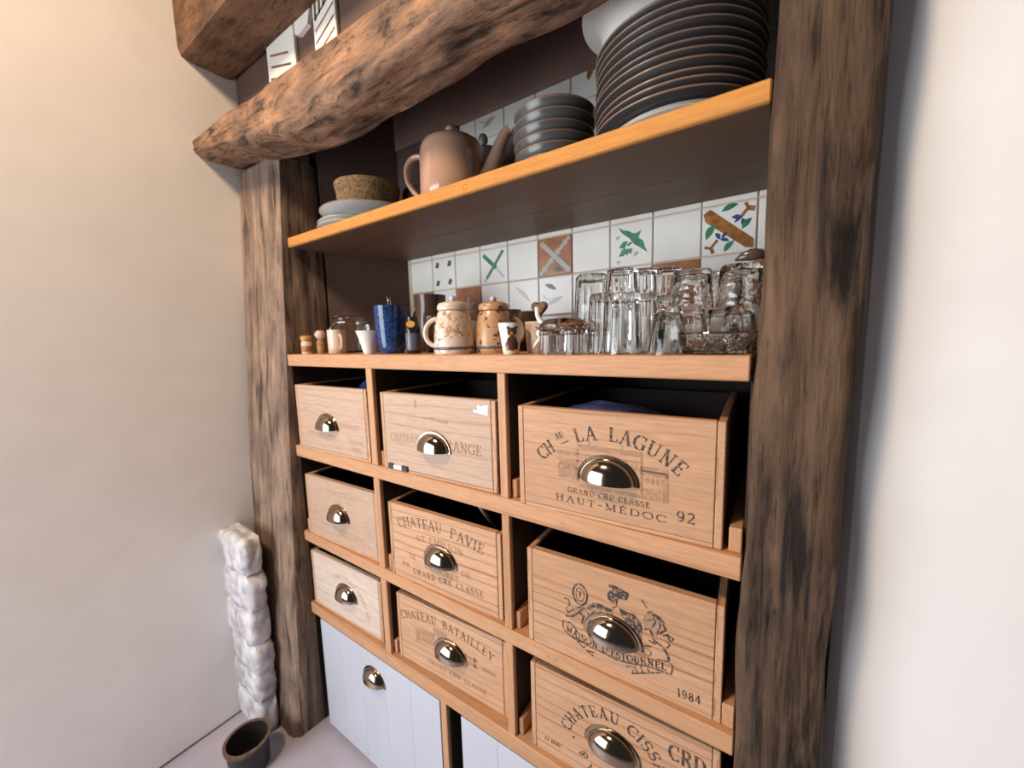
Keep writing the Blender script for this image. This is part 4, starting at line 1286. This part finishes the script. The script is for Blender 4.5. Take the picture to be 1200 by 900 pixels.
# glasses
def fluted(k_, depth):
    return lambda k, t, z: 1 + depth * abs(math.sin(k_ * t / 2))


def tumbler(name, label, x, y, z, rt_, rb_, h, mat, mod=None, down=False, group=None, base=.010, th=.0022, rz=0):
    o = thing(name, label, 'glass', (x, y, z), rz, group)
    outer = [(lerp(rb_, rt_, t), h * t) for t in (0, .04, .12, .3, .5, .7, .85, .95, 1)]
    outer[0] = (rb_ - .0012, 0)
    inner = [(lerp(rb_, rt_, t) - th, max(h * t, base)) for t in (1, .85, .5, .2)] + [(rb_ - th - .002, base), (0, base - .001)]
    prof = [(0, .0008)] + outer + inner
    no = len(outer) + 1
    if down:
        prof = [(r_, h - z_) for r_, z_ in prof]

    def mo(k, t, z_):
        if mod and 2 <= k < no - 2:
            return mod(k, t, z_)
        return 1
    fixn(MB().lathe(prof, 72 if mod else 40, mod=mo if mod else None).build('body', mat, o, True, 35))
    return o


GF = 'tall fluted tumblers'
FL = fluted(13, .09)
tumbler('fluted_tumbler', 'tall fluted tumbler standing behind the beaded glasses', .498, .15, 0, .033, .027, .142, M['glass'], FL, True, GF)
tumbler('fluted_tumbler', 'upturned fluted tumbler at the counter edge beside the beaded glasses', .548, .085, 0, .028, .023, .098, M['glass'], FL, True, GF)
tumbler('fluted_tumbler', 'upturned fluted tumbler carrying another on its base', .590, .048, 0, .028, .024, .092, M['glass'], FL, True, GF)
tumbler('fluted_tumbler', 'short fluted tumbler balanced on an upturned one', .590, .048, .0925, .024, .021, .036, M['glass'], FL, True, GF, .006)
tumbler('slim_tumbler', 'slim fluted tumbler between the fluted and the plain tumblers', .606, .112, 0, .021, .018, .095, M['glass'], FL, True, GF)
tumbler('slim_tumbler', 'slim tumbler stacked on the slim fluted one', .606, .112, .0955, .019, .017, .04, M['glass'], FL, True, GF, .006)
tumbler('slim_tumbler', 'slim fluted tumbler beside the stacked slim pair', .640, .125, 0, .021, .018, .09, M['glass'], FL, True, GF)
tumbler('slim_tumbler', 'short slim tumbler stacked on a slim one next to the hammered glasses', .640, .125, .0905, .02, .018, .044, M['glass'], FL, True, GF, .006)
# beaded small glasses with a plate of glass on them
GB = 'small beaded glasses'
for i, x_ in enumerate((.470, .514)):
    tumbler('beaded_glass', ['small beaded glass next to the cream cup', 'small beaded glass next to the fluted tumblers'][i], x_, .040, 0, .021, .019, .040, M['glass'], fluted(10, .09), True, GB, .006)
o = thing('glass_bowl', 'beaded glass bowl upturned over the two small beaded glasses', 'bowl', (.492, .042, .0405))
fixn(MB().lathe([(.041, 0), (.0425, .002), (.040, .010), (.031, .0175), (.016, .0195), (0, .020), (0, .0178), (.015, .0175), (.029, .0155), (.0375, .009), (.039, .002)], 48, close=False).build('body', M['glass'], o, True, 40))
bd = MB()
for k in range(22):
    a = 2 * PI * k / 22
    bd.lathe([(0, -.0034), (.003, -.0015), (.003, .0015), (0, .0034)], 8, (.0455 * math.cos(a), .0455 * math.sin(a), .0036))
bd.build('bead_rim', M['glass'], o, True)['kind'] = 'stuff'

GT = 'plain tapered tumblers'
HT = fluted(9, .035)
low = [(.660, .038, 'plain tapered tumbler next to the fluted ones at the counter edge'), (.678, .112, 'tapered tumbler behind the oval glass dish, nearer the fluted ones'),
       (.742, .112, 'tapered tumbler behind the oval glass dish, nearer the dark post'), (.712, .165, 'tapered tumbler standing deepest, near the tiles')]
for x_, y_, lab in low:
    tumbler('tapered_tumbler', lab, x_, y_, 0, .0275, .018, .066, M['glass'], HT, True, GT, .008)
GH = 'hammered glasses stacked on the tumblers'
for x_, y_, z_, lab in ((.678, .112, .0665, 'hammered glass stacked nearest the slim tumblers'), (.712, .165, .0665, 'hammered glass in the middle of the stacked row'), (.742, .112, .0665, 'hammered glass stacked nearest the dark post')):
    sd = x_ * 40
    tumbler('hammered_glass', lab, x_, y_, z_, .031, .026, .058, M['glassw'], lambda k, t, z, sd=sd: 1 + .03 * nz(math.cos(t) * 3 + sd, math.sin(t) * 3, z * 120, 1.0), True, GH, .008)
o = thing('glass_dish', 'low oval glass dish in front of the tumblers', 'dish', (.722, .052, 0))
d_ = MB().lathe([(0, 0), (.040, 0), (.044, .002), (.049, .016), (.052, .026), (.0545, .028), (.053, .030), (.050, .029), (.045, .018), (.040, .006), (0, .005)], 60, mod=lambda k, t, z: 1 + .012 * math.sin(30 * t)).build('body', M['glassw'], o, True, 40)
d_.scale = (1.0, .78, 1)
tumbler('tapered_glass', 'tall tapered glass squeezed between the dish and the dark post', .772 - .02, .185, 0, .02, .017, .12, M['glass'], HT, False, GT)
o = thing('brown_ladle', 'dark wooden ladle lying over the hammered glass by the post', 'ladle', (.765, .10, .126))
lp = [(-.030, .0, .004), (-.022, .0, .0075), (-.010, .0, .0095), (.0, .0, .009), (.008, .01, .0075), (.014, .04, .006), (.016, .09, .003)]
MB().tube(lp, [.0012, .0055, .0085, .007, .004, .0035, .0035], 14, .7).build('body', M['brownglaze'], o, True)
